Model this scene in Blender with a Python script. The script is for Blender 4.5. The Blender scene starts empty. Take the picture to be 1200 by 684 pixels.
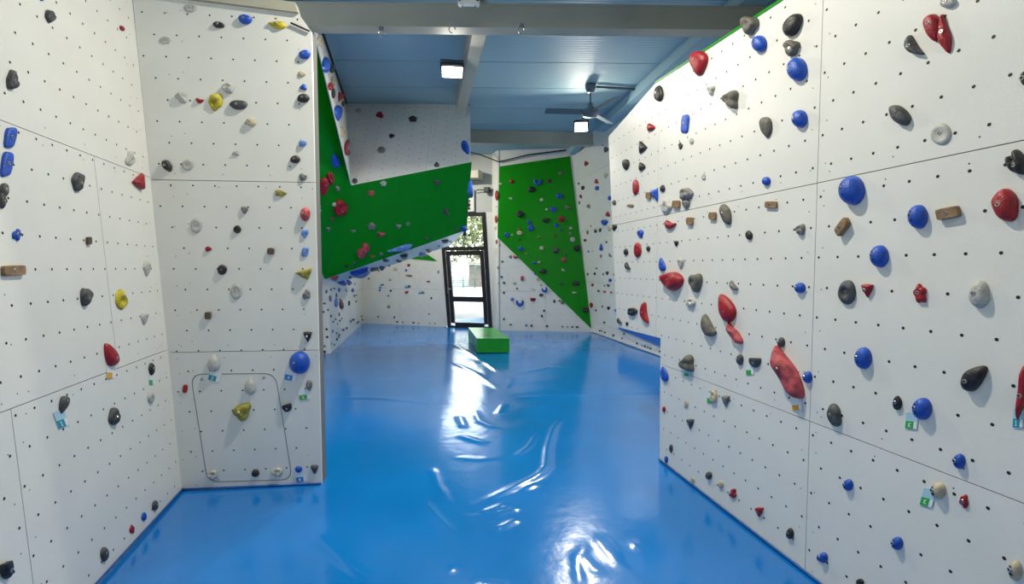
import bpy, bmesh, math, random
import numpy as np
from mathutils import Vector, Matrix

# ---------------------------------------------------------------- camera, world, light, exposure
sc = bpy.context.scene
COL = sc.collection
CAM = {"f":562.0,"loc":[0,0,1.6],"pitch":0.05066833925089046,"yaw":0.21519577312282434}
cd = bpy.data.cameras.new('camera'); cam = bpy.data.objects.new('camera', cd); COL.objects.link(cam)
cd.sensor_fit = 'HORIZONTAL'; cd.sensor_width = 36.0; cd.lens = 36.0 * CAM['f'] / 1200.0
cd.clip_start = 0.05; cd.clip_end = 300
cam.location = CAM['loc']
cam.rotation_euler = (math.pi/2 - CAM['pitch'], 0, -CAM['yaw'])
sc.camera = cam
sc.view_settings.view_transform = 'Standard'; sc.view_settings.look = 'None'
sc.view_settings.gamma = 1.0; sc.view_settings.use_curve_mapping = False
sc.view_settings.exposure = 0.0
sc.cycles.use_denoising = True
sc.cycles.max_bounces = 8; sc.cycles.diffuse_bounces = 5; sc.cycles.glossy_bounces = 4

world = bpy.data.worlds.new('world'); sc.world = world; world.use_nodes = True
bg = world.node_tree.nodes['Background']
bg.inputs[0].default_value = (0.93, 0.96, 1.0, 1); bg.inputs[1].default_value = 9.0

def area(name, loc, target, energy, sx, sy, color=(1, 1, 1), spread=180):
    l = bpy.data.lights.new(name, 'AREA'); l.shape = 'RECTANGLE'; l.size = sx; l.size_y = sy
    l.energy = energy; l.color = color; l.spread = math.radians(spread)
    o = bpy.data.objects.new(name, l); COL.objects.link(o); o.location = loc
    o.rotation_euler = (Vector(target) - Vector(loc)).to_track_quat('-Z', 'Y').to_euler()
    return o
WARM = (1, .935, .78)
# the hall's other floodlights, above and behind the viewer, then an added far fill
area('flood_or_fill_lamp', (0.48, 2.9, 4.42), (0.5, 2.5, 0), 108, .14, .11, WARM)
area('flood_or_fill_lamp', (0.2, -1.2, 4.35), (0.3, 0.6, 0.6), 16, .30, .22, WARM)
area('flood_or_fill_lamp', (0.2, 11.4, 4.42), (1.6, 11.0, 0), 95, .25, .2, WARM)  # added fill lamp, hidden by the overhang, brightens the far walls

# ---------------------------------------------------------------- materials
def mat(name, color, rough=.5, metal=0, mott=0, mott_scale=12, mott_col=None, bump=0, bump_scale=60, coat=0, spec=.5, emit=None):
    m = bpy.data.materials.new(name); m.use_nodes = True
    nt = m.node_tree; b = nt.nodes['Principled BSDF']
    b.inputs['Base Color'].default_value = (*color, 1); b.inputs['Roughness'].default_value = rough
    b.inputs['Metallic'].default_value = metal; b.inputs['Coat Weight'].default_value = coat
    b.inputs['Specular IOR Level'].default_value = spec
    tc = nt.nodes.new('ShaderNodeTexCoord')
    if mott:
        n = nt.nodes.new('ShaderNodeTexNoise'); n.inputs['Scale'].default_value = mott_scale; n.inputs['Detail'].default_value = 5
        nt.links.new(tc.outputs['Object'], n.inputs['Vector'])
        r = nt.nodes.new('ShaderNodeValToRGB'); r.color_ramp.elements[0].position = .35; r.color_ramp.elements[1].position = .68
        c2 = mott_col or tuple(min(1, c * (1 + mott) + .02 * mott) for c in color)
        c1 = tuple(c * (1 - mott * .5) for c in color) if mott_col is None else color
        r.color_ramp.elements[0].color = (*c1, 1); r.color_ramp.elements[1].color = (*c2, 1)
        nt.links.new(n.outputs['Fac'], r.inputs['Fac']); nt.links.new(r.outputs['Color'], b.inputs['Base Color'])
    if bump:
        n2 = nt.nodes.new('ShaderNodeTexNoise'); n2.inputs['Scale'].default_value = bump_scale; n2.inputs['Detail'].default_value = 3
        nt.links.new(tc.outputs['Object'], n2.inputs['Vector'])
        bp = nt.nodes.new('ShaderNodeBump'); bp.inputs['Strength'].default_value = bump; bp.inputs['Distance'].default_value = .01
        nt.links.new(n2.outputs['Fac'], bp.inputs['Height']); nt.links.new(bp.outputs['Normal'], b.inputs['Normal'])
    if emit:
        b.inputs['Emission Color'].default_value = (*emit[0], 1); b.inputs['Emission Strength'].default_value = emit[1]
    return m
M = {}
M['white'] = mat('white_panel_paint', (.78, .78, .735), .32, mott=.03, mott_scale=3, bump=.10, bump_scale=220)
M['green'] = mat('green_panel_paint', (.0015, .24, .0015), .38, mott=.05, mott_scale=3, bump=.10, bump_scale=220, spec=.25)
M['joint'] = mat('joint_shadow_grey', (.16, .16, .16), .8)
M['hole'] = mat('bolt_hole_black', (.01, .01, .01), .6)
M['mat'] = mat('blue_vinyl', (.003, .18, .58), .15, mott=.10, mott_scale=1.3, bump=.22, bump_scale=7, spec=.85)
M['matedge'] = mat('blue_vinyl_edge', (.008, .12, .5), .35)
M['steel'] = mat('beige_steel_paint', (.46, .44, .35), .45, mott=.1, mott_scale=2)
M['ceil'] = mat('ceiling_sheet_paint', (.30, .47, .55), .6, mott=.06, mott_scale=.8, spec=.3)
M['dark'] = mat('dark_anodised_frame', (.012, .013, .016), .35)
M['metal'] = mat('bolt_steel', (.45, .45, .45), .3, metal=1)
M['fan'] = mat('fan_grey_paint', (.10, .14, .18), .4)
M['black'] = mat('black_plastic', (.012, .012, .013), .4)
M['beigewall'] = mat('plaster_grey', (.52, .54, .52), .7)
HC = dict(bk=((.010, .010, .011), .45, .8), gb=((.105, .098, .082), .6, .5), dg=((.052, .056, .060), .55, .8), gy=((.17, .17, .17), .6, .5), lg=((.46, .46, .43), .5, .2),
          bl=((.006, .075, .46), .36, .25), lb=((.12, .25, .60), .5, .6), rd=((.31, .005, .013), .38, .2), pk=((.36, .05, .065), .5, .7),
          yl=((.46, .38, .015), .45, .5), ol=((.28, .25, .03), .5, .6), wb=((.10, .065, .045), .6, .6), wd=((.24, .145, .07), .55, .5),
          be=((.50, .44, .31), .55, .3), gn=((.01, .33, .04), .5, .2), pu=((.09, .015, .030), .5, .6))
for k, (c, r, mo) in HC.items():
    M[k] = mat('hold_' + k, c, r, mott=mo, mott_scale=22, bump=.35, bump_scale=140)

# ---------------------------------------------------------------- helpers
def mesh_obj(name, V, F, mats, parent=None, smooth=False, fm=None, matrix=None):
    me = bpy.data.meshes.new(name)
    me.from_pydata([tuple(map(float, v)) for v in V], [], [tuple(map(int, f)) for f in F])
    for m in (mats if isinstance(mats, (list, tuple)) else [mats]): me.materials.append(m)
    if fm is not None: me.polygons.foreach_set('material_index', fm)
    if smooth: me.polygons.foreach_set('use_smooth', [True] * len(me.polygons))
    me.update()
    o = bpy.data.objects.new(name, me); COL.objects.link(o)
    if parent: o.parent = parent
    if matrix is not None: o.matrix_local = matrix
    return o
def empty(name, loc=(0, 0, 0)):
    o = bpy.data.objects.new(name, None); COL.objects.link(o); o.location = loc; o.empty_display_size = .1
    return o
def tag(o, label=None, cat=None, group=None, kind=None):
    if label: o['label'] = label
    if cat: o['category'] = cat
    if group: o['group'] = group
    if kind: o['kind'] = kind
    return o
def fmat(w, u=0, v=0, n=0):
    o, U, V, N = [Vector(a) for a in FR[w]]
    m = Matrix((U, V, N)).transposed().to_4x4(); m.translation = o + U*u + V*v + N*n
    return m
BOXF = [(0, 3, 2, 1), (4, 5, 6, 7), (0, 1, 5, 4), (1, 2, 6, 5), (2, 3, 7, 6), (3, 0, 4, 7)]
def box_vf(c, h):
    cx, cy, cz = c; hx, hy, hz = h
    V = [(cx+a*hx, cy+b*hy, cz+d*hz) for d in (-1, 1) for a, b in ((-1, -1), (1, -1), (1, 1), (-1, 1))]
    return V, BOXF
def bevel_box(name, size, m, parent=None, loc=(0, 0, 0), rot=(0, 0, 0), bev=.006):
    bm = bmesh.new(); bmesh.ops.create_cube(bm, size=1.0)
    for v in bm.verts: v.co = Vector((v.co.x*size[0], v.co.y*size[1], v.co.z*size[2]))
    if bev: bmesh.ops.bevel(bm, geom=bm.edges[:], offset=min(bev, min(size)*.3), segments=2, affect='EDGES')
    me = bpy.data.meshes.new(name); bm.to_mesh(me); bm.free(); me.materials.append(m)
    o = bpy.data.objects.new(name, me); COL.objects.link(o); o.parent = parent
    o.location = loc; o.rotation_euler = rot
    return o
def prism(name, poly, z0, z1, m, parent=None, matrix=None):
    """polygon in local xy extruded from z0 to z1"""
    a = sum(poly[i][0]*poly[(i+1) % len(poly)][1] - poly[(i+1) % len(poly)][0]*poly[i][1] for i in range(len(poly)))
    p = poly if a > 0 else poly[::-1]; n = len(p)
    V = [(x, y, z0) for x, y in p] + [(x, y, z1) for x, y in p]
    F = [tuple(range(n))[::-1], tuple(range(n, 2*n))] + [(i, (i+1) % n, n+(i+1) % n, n+i) for i in range(n)]
    return mesh_obj(name, V, F, m, parent, matrix=matrix)
def clip(poly, a, b, c):
    """keep a*x + b*y <= c"""
    out = []
    for i in range(len(poly)):
        p, q = poly[i], poly[(i+1) % len(poly)]
        dp, dq = a*p[0]+b*p[1]-c, a*q[0]+b*q[1]-c
        if dp <= 0: out.append(p)
        if dp*dq < 0:
            t = dp/(dp-dq); out.append((p[0]+t*(q[0]-p[0]), p[1]+t*(q[1]-p[1])))
    return out
def inside(poly, x, y, marg=0):
    n = len(poly); c = False
    for i in range(n):
        (x1, y1), (x2, y2) = poly[i], poly[(i+1) % n]
        if (y1 > y) != (y2 > y) and x < (x2-x1)*(y-y1)/(y2-y1)+x1: c = not c
        if marg:
            L = math.hypot(x2-x1, y2-y1) or 1
            t = max(0, min(1, ((x-x1)*(x2-x1)+(y-y1)*(y2-y1))/L/L))
            if math.hypot(x-x1-t*(x2-x1), y-y1-t*(y2-y1)) < marg: return False
    return c
def convex(poly):
    s = 0
    for i in range(len(poly)):
        a, b, c = poly[i-1], poly[i], poly[(i+1) % len(poly)]
        s2 = (b[0]-a[0])*(c[1]-b[1])-(b[1]-a[1])*(c[0]-b[0])
        if abs(s2) > 1e-6:
            if s and s2*s < 0: return False
            s = s2
    return True
def tube(name, pts, r, m, parent=None, seg=8, closed=False):
    V = []; F = []; n = len(pts); P = [Vector(p) for p in pts]
    for i, p in enumerate(P):
        t = (P[(i+1) % n] - P[i-1]) if closed else (P[min(i+1, n-1)] - P[max(i-1, 0)])
        t.normalize(); a = t.orthogonal().normalized() if i == 0 else (a - t*a.dot(t)).normalized()
        b = t.cross(a)
        for j in range(seg):
            an = 2*math.pi*j/seg; V.append(p + (a*math.cos(an) + b*math.sin(an))*r)
    for i in range(n if closed else n-1):
        k = (i+1) % n
        for j in range(seg): F.append((i*seg+j, i*seg+(j+1) % seg, k*seg+(j+1) % seg, k*seg+j))
    if not closed: F += [tuple(range(seg))[::-1], tuple((n-1)*seg+j for j in range(seg))]
    return mesh_obj(name, V, F, m, parent, smooth=True)
def lathe(name, prof, m, parent=None, loc=(0, 0, 0), seg=20, matrix=None):
    V = []; F = []
    for r, z in prof:
        for j in range(seg): a = 2*math.pi*j/seg; V.append((r*math.cos(a), r*math.sin(a), z))
    for i in range(len(prof)-1):
        for j in range(seg): F.append((i*seg+j, i*seg+(j+1) % seg, (i+1)*seg+(j+1) % seg, (i+1)*seg+j))
    F += [tuple(range(seg))[::-1], tuple((len(prof)-1)*seg+j for j in range(seg))]
    o = mesh_obj(name, V, F, m, parent, smooth=True)
    if matrix is not None: o.matrix_local = matrix
    else: o.location = loc
    return o

def hold_shape(kind, seg, rings, seed, tall):
    """Unit climbing-hold relief: x, y in [-1, 1], z in [0, 1]; rings of an outline rising to a crown."""
    rs = np.random.RandomState(seed)
    if kind == 'cr':                                   # open U-shaped tube
        V = []; F = []; n = max(8, seg); m = 8
        for i in range(n + 1):
            a = math.radians(-205 + 230 * i / n)
            r = 0.36 * math.sin(math.pi * (0.12 + 0.76 * i / n)) ** 0.5
            for j in range(m):
                b = 2 * math.pi * j / m
                rr = 0.68 + r * math.cos(b)
                V.append((rr * math.cos(a), rr * math.sin(a), max(0.0, 0.35 + 0.65 * math.sin(b)) * r / 0.36))
        for i in range(n):
            for j in range(m):
                F.append((i*m+j, (i+1)*m+j, (i+1)*m+(j+1) % m, i*m+(j+1) % m))
        F.append(tuple(range(m))[::-1]); F.append(tuple(n*m+j for j in range(m)))
        V = np.array(V)
    else:
        th = np.arange(seg) * 2 * math.pi / seg
        c, s = np.cos(th), np.sin(th)
        ph = rs.uniform(0, 6.28, 6)
        amp = dict(do=0, eg=.035, dr=.02, wg=.03, st=.03, bn=.04, ln=.05, hr=.04, hb=.03, dn=.02, dc=.02, jg=.07, tr=.07, rk=.15, pl=.02, hm=.03, pn=.06, bk=0).get(kind, .04)
        r = 1 + amp * (np.sin(2*th+ph[0]) * .6 + np.sin(3*th+ph[1]) + .6*np.sin(5*th+ph[2]))
        if kind == 'bk': r = r / (np.abs(c)**9 + np.abs(s)**9) ** (1/9)
        if kind == 'pl': r = r / (np.abs(c)**4 + np.abs(s)**4) ** .25
        if kind in ('wg', 'tu'):
            a0 = -math.pi/2 if kind == 'wg' else math.pi/2
            d = (th - a0 + math.pi/3) % (2*math.pi/3) - math.pi/3
            tri = 0.5 / np.cos(math.pi/3 - np.abs(d))
            r = r * (tri * .8 + .2 * .72)
        if kind == 'st': r *= 1 - .30 * (.5 - .5*np.cos(5*(th - math.pi/2)))
        if kind == 'tr': r *= 1 - .34 * (.5 - .5*np.cos(3*(th + math.pi/2)))
        if kind == 'hr': r *= 1 - .38 * np.exp(-((th - math.pi/2)/.38)**2)
        if kind == 'hb': r *= 1 - .40 * np.exp(-((th - math.pi/2)/.5)**2) - .40 * np.exp(-((th - 3*math.pi/2)/.5)**2)
        if kind == 'pn': r *= 1 - .20 * np.exp(-((th - 1.9)/.35)**2) - .18*np.exp(-((th - 5.2)/.4)**2)
        ox, oy = r*c, r*s
        a, b = dict(bk=(.16, .16), pl=(.45, .6), dc=(.35, .6), st=(.7, .8), do=(1, .9), hm=(.6, .9)).get(kind, (.75, .85))
        V = []
        for k in range(rings):
            t = math.pi/2 * (k / rings) ** (.9 if kind != 'bk' else 1.6)
            rho = math.cos(t) ** a; z = math.sin(t) ** b
            if kind == 'bk': rho, z = [(1, 0), (1, .86), (.965, .96), (.9, 1.0), (.6, 1.0), (.3, 1.0), (.2, 1), (.1, 1)][min(k, 7)] if rings > 4 else [(1, 0), (1, .9), (.93, 1), (.5, 1)][k]
            for i in range(seg): V.append((ox[i]*rho, oy[i]*rho, z))
        V.append((0, 0, 1)); V = np.array(V)
        x, y, z = V[:, 0].copy(), V[:, 1].copy(), V[:, 2].copy()
        rad = np.hypot(x, y)
        up = (y + 1) / 2
        if kind == 'dr': V[:, 0] = x * (1 - .55 * up); V[:, 2] = z * (1 - .4 * up)
        if kind in ('wg', 'tu'): V[:, 2] = z * (.55 + .45 * (up if kind == 'wg' else 1 - up))
        if kind == 'dn': V[:, 2] = z * (1 - .85 * np.exp(-(rad/.34)**4))
        if kind == 'pn': V[:, 2] = z * (1 - .95 * np.exp(-(np.hypot(x, y + .15)/.33)**4)) * (1 + .25*np.sin(3*x + 2*y + ph[3]))
        if kind == 'dc': V[:, 2] = z * (.75 + .25*np.cos(rad*9)) * (1 - .8 * np.exp(-(rad/.2)**4))
        if kind in ('jg',): V[:, 2] = z * (1 - .55 * np.exp(-((x/.55)**2 + ((y - .28)/.34)**2)))
        if kind in ('hr',): V[:, 2] = z * (1 - .5 * np.exp(-((x/.3)**2 + ((y - .3)/.5)**2)))
        if kind in ('tr', 'st'): V[:, 2] = z * (1 - .35 * np.exp(-(rad/.28)**2))
        if kind == 'hb': V[:, 2] = z * (.75 + .35 * np.abs(x))
        if kind == 'ln':
            V[:, 1] = y * (.72 + .28 * np.sin(2.2*x + .4)) + .22 * x * x
            V[:, 2] = z * (.85 + .15 * np.cos(5*x + ph[4]))
        if kind == 'bn': V[:, 1] = y * (.72 - .22 * x) + .55 * x * x
        if kind == 'hm': V[:, 1] = np.minimum(y, .30 + .12 * (1 - rad)); V[:, 2] = z * (.7 + .3 * up)
        if kind == 'pl': V[:, 0] = x * .86 + .22 * y; V[:, 2] = z * (.6 + .4 * up)
        if kind in ('rk', 'jg', 'tr', 'ln', 'hr', 'hb', 'pn', 'wg', 'bn', 'dr', 'eg'):
            k = dict(rk=.30, jg=.16, ln=.06, eg=.05, dr=.03, wg=.06, bn=.05).get(kind, .09)
            n = np.sin(4.1*V[:, 0]+ph[0]) * np.sin(3.7*V[:, 1]+ph[1]) + .6*np.sin(7.3*V[:, 0]+ph[2])*np.sin(6.7*V[:, 1]+ph[5])
            V[:, 2] *= 1 + k * n
        F = []
        for k in range(rings - 1):
            for i in range(seg):
                j = (i + 1) % seg
                F.append((k*seg+i, k*seg+j, (k+1)*seg+j, (k+1)*seg+i))
        o = (rings - 1) * seg; q = rings * seg
        for i in range(seg): F.append((o+i, o+(i+1) % seg, q))
    if tall and kind in ('bn', 'ln', 'hb'): V = V[:, [1, 0, 2]] * [1, -1, 1]; V[:, 0] *= -1; V[:, 1] *= -1; V[:, 0] *= 1
    lo, hi = V[:, :2].min(0), V[:, :2].max(0)
    V[:, :2] = (V[:, :2] - (lo + hi) / 2) / ((hi - lo) / 2)
    V[:, 2] /= V[:, 2].max()
    if tall and kind in ('bn', 'ln', 'hb'): F = [f for f in F]
    return V, F

# ---------------------------------------------------------------- fitted wall frames (origin, right, up, outward normal) in metres
FR = {"F":[[-1.6157,3.8399,0.0],[0.9932,-0.116,0.0],[0.0,0.0,1.0],[-0.116,-0.9932,0.0]],"L":[[-1.6157,3.8399,0.0],[-0.0441,0.999,0.0],[-0.0593,-0.0026,0.9982],[0.9973,0.044,0.0593]],"R":[[2.0555,3.5965,0.0],[-0.0069,-1.0,0.0],[0.0,0.0,1.0],[-1.0,0.0069,0.0]],"G2":[[-0.8402,8.0,2.8965],[0.9819,0.1892,-0.0],[0.1233,-0.6402,0.7583],[0.1434,-0.7446,-0.6519]],"W2":[[-0.8402,8.0,2.8965],[0.9829,-0.184,0.0],[0.1085,0.5796,0.8077],[-0.1486,-0.7939,0.5897]],"G1":[[-0.8402,8.0,2.8965],[0.6551,0.7555,-0.0],[0.4821,-0.418,0.7699],[0.5817,-0.5044,-0.6381]],"S":[[-0.8402,8.0,2.8965],[-0.0213,0.9998,0.0],[-0.111,-0.0024,0.9938],[0.9936,0.0211,0.111]],"U":[[-1.4503,9.2,1.3918],[0.2565,0.9666,-0.0],[0.9101,-0.2415,0.3368],[0.3255,-0.0864,-0.9416]],"N":[[-1.8038,9.3141,0.0],[0.8896,0.4567,-0.0],[0.0,0.0,1.0],[0.4567,-0.8896,0.0]],"V":[[-1.433,9.5045,0.0],[0.0308,0.9995,-0.0],[0.0,0.0,1.0],[0.9995,-0.0308,0.0]],"B":[[-1.2791,14.5035,0.0],[0.8624,-0.5063,0.0],[0.0,0.0,1.0],[-0.5063,-0.8624,0.0]],"D":[[0.988,13.1725,0.0],[0.8824,-0.4705,0.0],[0.0,0.0,1.0],[-0.4705,-0.8824,0.0]],"Q":[[2.2027,12.5248,0.0],[0.1787,-0.9839,0.0],[0.0,0.0,1.0],[-0.9839,-0.1787,0.0]],"BR":[[2.271,12.1488,0.0],[0.9377,-0.3474,0.0],[0.0,0.0,1.0],[-0.3474,-0.9377,0.0]],"GR":[[2.264,12.13,0.0],[0.9377,-0.3474,0.0],[0.0,0.0,1.0],[-0.3474,-0.9377,0.0]],"FR":[[4.5204,11.3154,-0.0],[-0.0091,-1.0,0.0],[-0.109,0.001,0.994],[-0.994,0.009,-0.109]],"E":[[1.0564,8.9,2.286],[-0.0933,-0.9956,0.0],[0.0633,-0.0059,0.998],[-0.9936,0.0932,0.0635]]}
PO = {"F":[[0,-0.04],[0.983,-0.04],[0.9759,3.2772],[0.8909,3.3969],[-0.205,3.4778]],"L":[[-6.8,-0.04],[0,-0.04],[0.0327,3.4836],[-6.8,4.383636260816594]],"R":[[0,-0.04],[6.6,-0.04],[6.6,3.06],[1.2522,3.0759],[-0.1673,3.1443],[-1.1414,2.9622],[-0.8785,1.0027],[-0.0172,1.0145]],"G1":[[0.0,0.0],[0.507,-1.9543],[-0.7341,-0.638],[-1.93,1.9555],[-1.6028,1.8297]],"S":[[0.0,0.0],[-2.5213,1.17],[-1.6468,1.5329],[1.2873,1.6839]],"W2":[[0.0,0.0],[1.8496,0.5455],[1.8006,2.1851],[-0.4466,2.072]],"G2":[[0.0,0.0],[-0.3721,-1.9844],[2.0326,-0.8052],[1.8388,0.581]],"U":[[0.0,0.0],[0.3529,2.6549],[1.9704,2.0892],[1.3433,-0.4444]],"E":[[0.0,0.0],[0.9219,1.0533],[-0.6851,1.0533],[-1.6832,-0.206]],"N":[[-0.3,-0.04],[0.41685380905961295,-0.04],[0.41685380905961295,1.45],[-0.2487,2.0317]],"V":[[0,-0.04],[5.001321445697892,-0.04],[5.001321445697892,4.57],[0,4.57]],"B":[[0,-0.04],[2.6289392832344483,-0.04],[2.4928,2.262],[2.4523,3.5319],[2.3789392832344483,4.57],[0,4.57]],"Bgreen":[[1.5673,1.8496],[2.4371,1.7748],[2.0481,2.0112]],"Q":[[0,-0.04],[0.381,-0.04],[0.381,4.57],[0,4.57]],"BR":[[0,-0.04],[2.3989,-0.04],[1.8579,4.6411],[0.0,4.57]],"GR":[[0.0539,4.165],[1.8389,4.3649],[2.3978,0.0674],[0.0071,2.3746]],"pad":[[1.7816,0.2994],[3.7596,0.1911],[3.8471,0.7447],[1.856,0.65]],"FR":[[0,-0.04],[14.0,-0.04],[14.0,4.76893626079609],[-0.18332835173216833,4.66893626079609]],"Dl":[[0.101,0.0034],[-0.0592,2.0987],[-0.1268,3.0695]],"Dr":[[1.3766,0.0228],[1.1936,3.0294]]}
PT = {"A":[-0.8402,8.0,2.8965],"B":[1.037,7.9759,3.3371],"Cc":[1.0564,8.9,2.286],"E":[-1.4503,9.2,1.3918],"T1":[-1.0545,9.2831,4.57],"T2":[1.1767,9.0099,4.7645],"S0":[-1.0221,6.0,4.3117],"S1":[-0.9753,6.35,4.42],"Ub":[-1.4889,10.6,1.1805],"Uc":[0.9564,10.6,2.0955],"g":[2.271,12.1488,0.0],"h":[4.5204,11.3154,-0.0],"d0":[0.988,13.1725,0.0],"d1":[2.2027,12.5248,0.0],"v1":[-1.2791,14.5035,0.0],"n1":[-1.433,9.5045,0.0],"n0":[-1.8038,9.3141,0.0]}
AN = {"F":[0.0723,2.0322,0.147,0.147],"L":[-1.122,1.5955,0.1125,0.153],"R":[1.9829,1.6517,0.11,0.153],"W2":[0.0445,1.6911,0.39,0.083],"B":[0.1,0.1,0.32,0.15],"BR":[0.1,0.1,0.32,0.15],"FR":[0.1,0.1,0.32,0.15],"V":[0.1,0.1,0.32,0.15],"G2":[0.1,0.1,0.32,0.15],"S":[0.1,0.1,0.3,0.15]}
MI = {"box":[[1.2725,8.9131,0.0],[1.8702,8.7825,0.0],[1.8863,10.3991,0.27],[1.3238,10.5998,0.27]],"beamA":[[-0.9842,5.5352,4.15],[2.7317,4.7972,4.15]],"farbeam":[[1.3993,10.4548,4.57],[4.2113,10.0409,4.57]],"longb":[[0.7521,5.4414,4.25],[0.9005,5.409,4.25],[1.034,8.379,4.25],[0.8473,8.4199,4.25]],"l1":[0.5943,6.31,4.1],"l2":[3.121,8.3907,4.15],"fan":[2.9442,7.4964,4.57],"cd":[3.8276,7.455,4.57],"raf":[[3.6404,6.7404,4.4],[3.8123,9.3114,4.4]],"hooks":[[-0.2382,5.4041,4.13],[0.4884,5.1535,4.13],[1.1972,5.0167,4.13]],"dev":[0.6179,4.8294,4.2]}

# ---------------------------------------------------------------- floor: one padded vinyl sheet with its creases
CREASES = [[[[1.6582,4.9527],[1.4252,4.5534],[1.2216,4.0711],[1.0873,3.675],[0.9942,3.5473],[0.8717,3.4499],[0.67,3.322],[0.4291,3.174]],0.016,0.035],[[[1.2459,4.4774],[1.0595,4.1254],[0.8956,3.9445]],0.008,0.03],[[[0.4641,3.0616],[0.5481,3.1053],[0.6492,3.1532]],0.01,0.022],[[[0.5358,3.0358],[0.6292,3.0563],[0.7289,3.0711]],0.01,0.022],[[[0.5263,2.848],[0.608,2.894],[0.6874,2.9384]],0.01,0.022],[[[0.7975,3.3248],[0.8773,3.3574],[0.9389,3.4021]],0.008,0.02],[[[0.168,3.8607],[0.1908,3.7229],[0.2073,3.5167],[0.2702,3.1819]],0.008,0.03],[[[0.8813,10.3925],[1.1445,8.9102],[1.315,7.7838],[1.4143,6.7276]],0.012,0.05],[[[0.7522,8.1374],[0.99,7.261],[1.2416,5.9065]],0.01,0.05],[[[1.5045,6.8829],[1.3917,6.5424],[1.2725,6.1757]],0.01,0.04],[[[1.0907,2.6676],[1.0973,2.4843],[1.1285,2.2832]],0.006,0.025],[[[1.142,2.6436],[1.1448,2.5124],[1.1432,2.3932]],0.005,0.02],[[[0.9238,2.5222],[0.8835,2.387],[0.8402,2.224]],0.005,0.02],[[[1.0231,2.6192],[0.9405,2.4812],[0.9673,2.335],[1.0137,2.292]],0.004,0.03],[[[-1.0786,6.3207],[-0.3088,6.0979],[0.488,5.5519]],0.004,0.04],[[[1.2119,5.7655],[2.0439,5.7312],[3.1485,5.5277]],0.004,0.04],[[[0.0778,3.334],[0.1676,3.0765],[0.2662,2.8265]],0.006,0.03],[[[0.2904,3.0744],[0.4831,3.0223],[0.6556,2.9996]],0.003,0.015],[[[0.7311,5.3744],[0.7336,4.9522],[0.8068,4.7847],[0.8657,4.6757]],0.012,0.04],[[[0.4571,4.5942],[0.5979,4.4041],[0.7207,4.2768]],0.01,0.04],[[[1.2988,2.5589],[1.2772,2.445]],0.006,0.02],[[[-0.6148,3.0621],[-0.4533,2.8617],[-0.2814,2.6079],[-0.1564,2.469]],0.008,0.03],[[[0.1943,2.504],[0.259,2.5407]],0.006,0.02],[[[0.5391,5.1973],[0.5487,4.745]],0.01,0.04],[[[1.5317,7.0074],[2.2538,7.4216],[2.5954,7.2858]],0.004,0.06],[[[1.1714,5.6857],[0.9794,5.1722],[1.014,5.0243]],0.01,0.04],[[[0.3837,4.0308],[0.5677,3.9486],[0.7951,3.9409]],0.006,0.03],[[[0.305,2.4148],[0.3956,2.3575],[0.5111,2.3384]],0.006,0.025]]
def build_floor():
    def axis(a, b, fine0, fine1, fine, coarse):
        x = [a]
        while x[-1] < b: x.append(x[-1] + (fine if fine0 <= x[-1] <= fine1 else coarse))
        return np.array(x)
    X = axis(-2.7, 5.2, -1.7, 3.6, .022, .15); Y = axis(-3.2, 15.2, 1.3, 11.6, .022, .12)
    gx, gy = np.meshgrid(X, Y)
    rs = np.random.RandomState(5); z = np.zeros_like(gx)
    for k in range(26):
        a = rs.uniform(0, math.pi); f = rs.uniform(1.2, 5.5); p = rs.uniform(0, 6.28)
        z += .0022 / f * np.sin(f*(gx*math.cos(a) + gy*math.sin(a)) + p + .8*np.sin(gy*.9+k) + .6*np.sin(gx*1.7+2*k))
    # long shallow folds in front of the door
    z += .0016 * np.sin(gy*9 + 1.3*np.sin(gx*2.1) + gx*3.0) * np.exp(-((gx-1.3)/.9)**2 - ((gy-6.3)/2.4)**2)
    for pts, h, s in CREASES:
        dmin = np.full(gx.shape, 9.0); tt = np.zeros_like(gx); n = len(pts) - 1
        for i in range(n):
            (x1, y1), (x2, y2) = pts[i], pts[i+1]
            L2 = (x2-x1)**2 + (y2-y1)**2
            t = np.clip(((gx-x1)*(x2-x1)+(gy-y1)*(y2-y1))/L2, 0, 1)
            d = np.hypot(gx-x1-t*(x2-x1), gy-y1-t*(y2-y1))
            m = d < dmin; dmin[m] = d[m]; tt[m] = (i + t[m]) / n
        z += h * np.exp(-(dmin/s)**2) * np.clip(np.sin(np.pi*np.clip(tt, .02, .98)) * 1.6, 0, 1)
    z -= z.max()          # every fold stays at or below the wall feet
    ny, nx = gx.shape
    V = np.stack([gx, gy, z], -1).reshape(-1, 3)
    i = np.arange(ny-1)[:, None]*nx + np.arange(nx-1)[None]
    Fq = np.stack([i, i+1, i+nx+1, i+nx], -1).reshape(-1, 4)
    me = bpy.data.meshes.new('floor'); me.vertices.add(len(V)); me.vertices.foreach_set('co', V.ravel())
    me.loops.add(Fq.size); me.loops.foreach_set('vertex_index', Fq.ravel())
    me.polygons.add(len(Fq)); me.polygons.foreach_set('loop_start', np.arange(0, Fq.size, 4)); me.polygons.foreach_set('loop_total', np.full(len(Fq), 4))
    me.polygons.foreach_set('use_smooth', np.ones(len(Fq), bool)); me.update(); me.validate(); me.materials.append(M['mat'])
    o = bpy.data.objects.new('floor', me); COL.objects.link(o); o['kind'] = 'structure'
build_floor()

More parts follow.
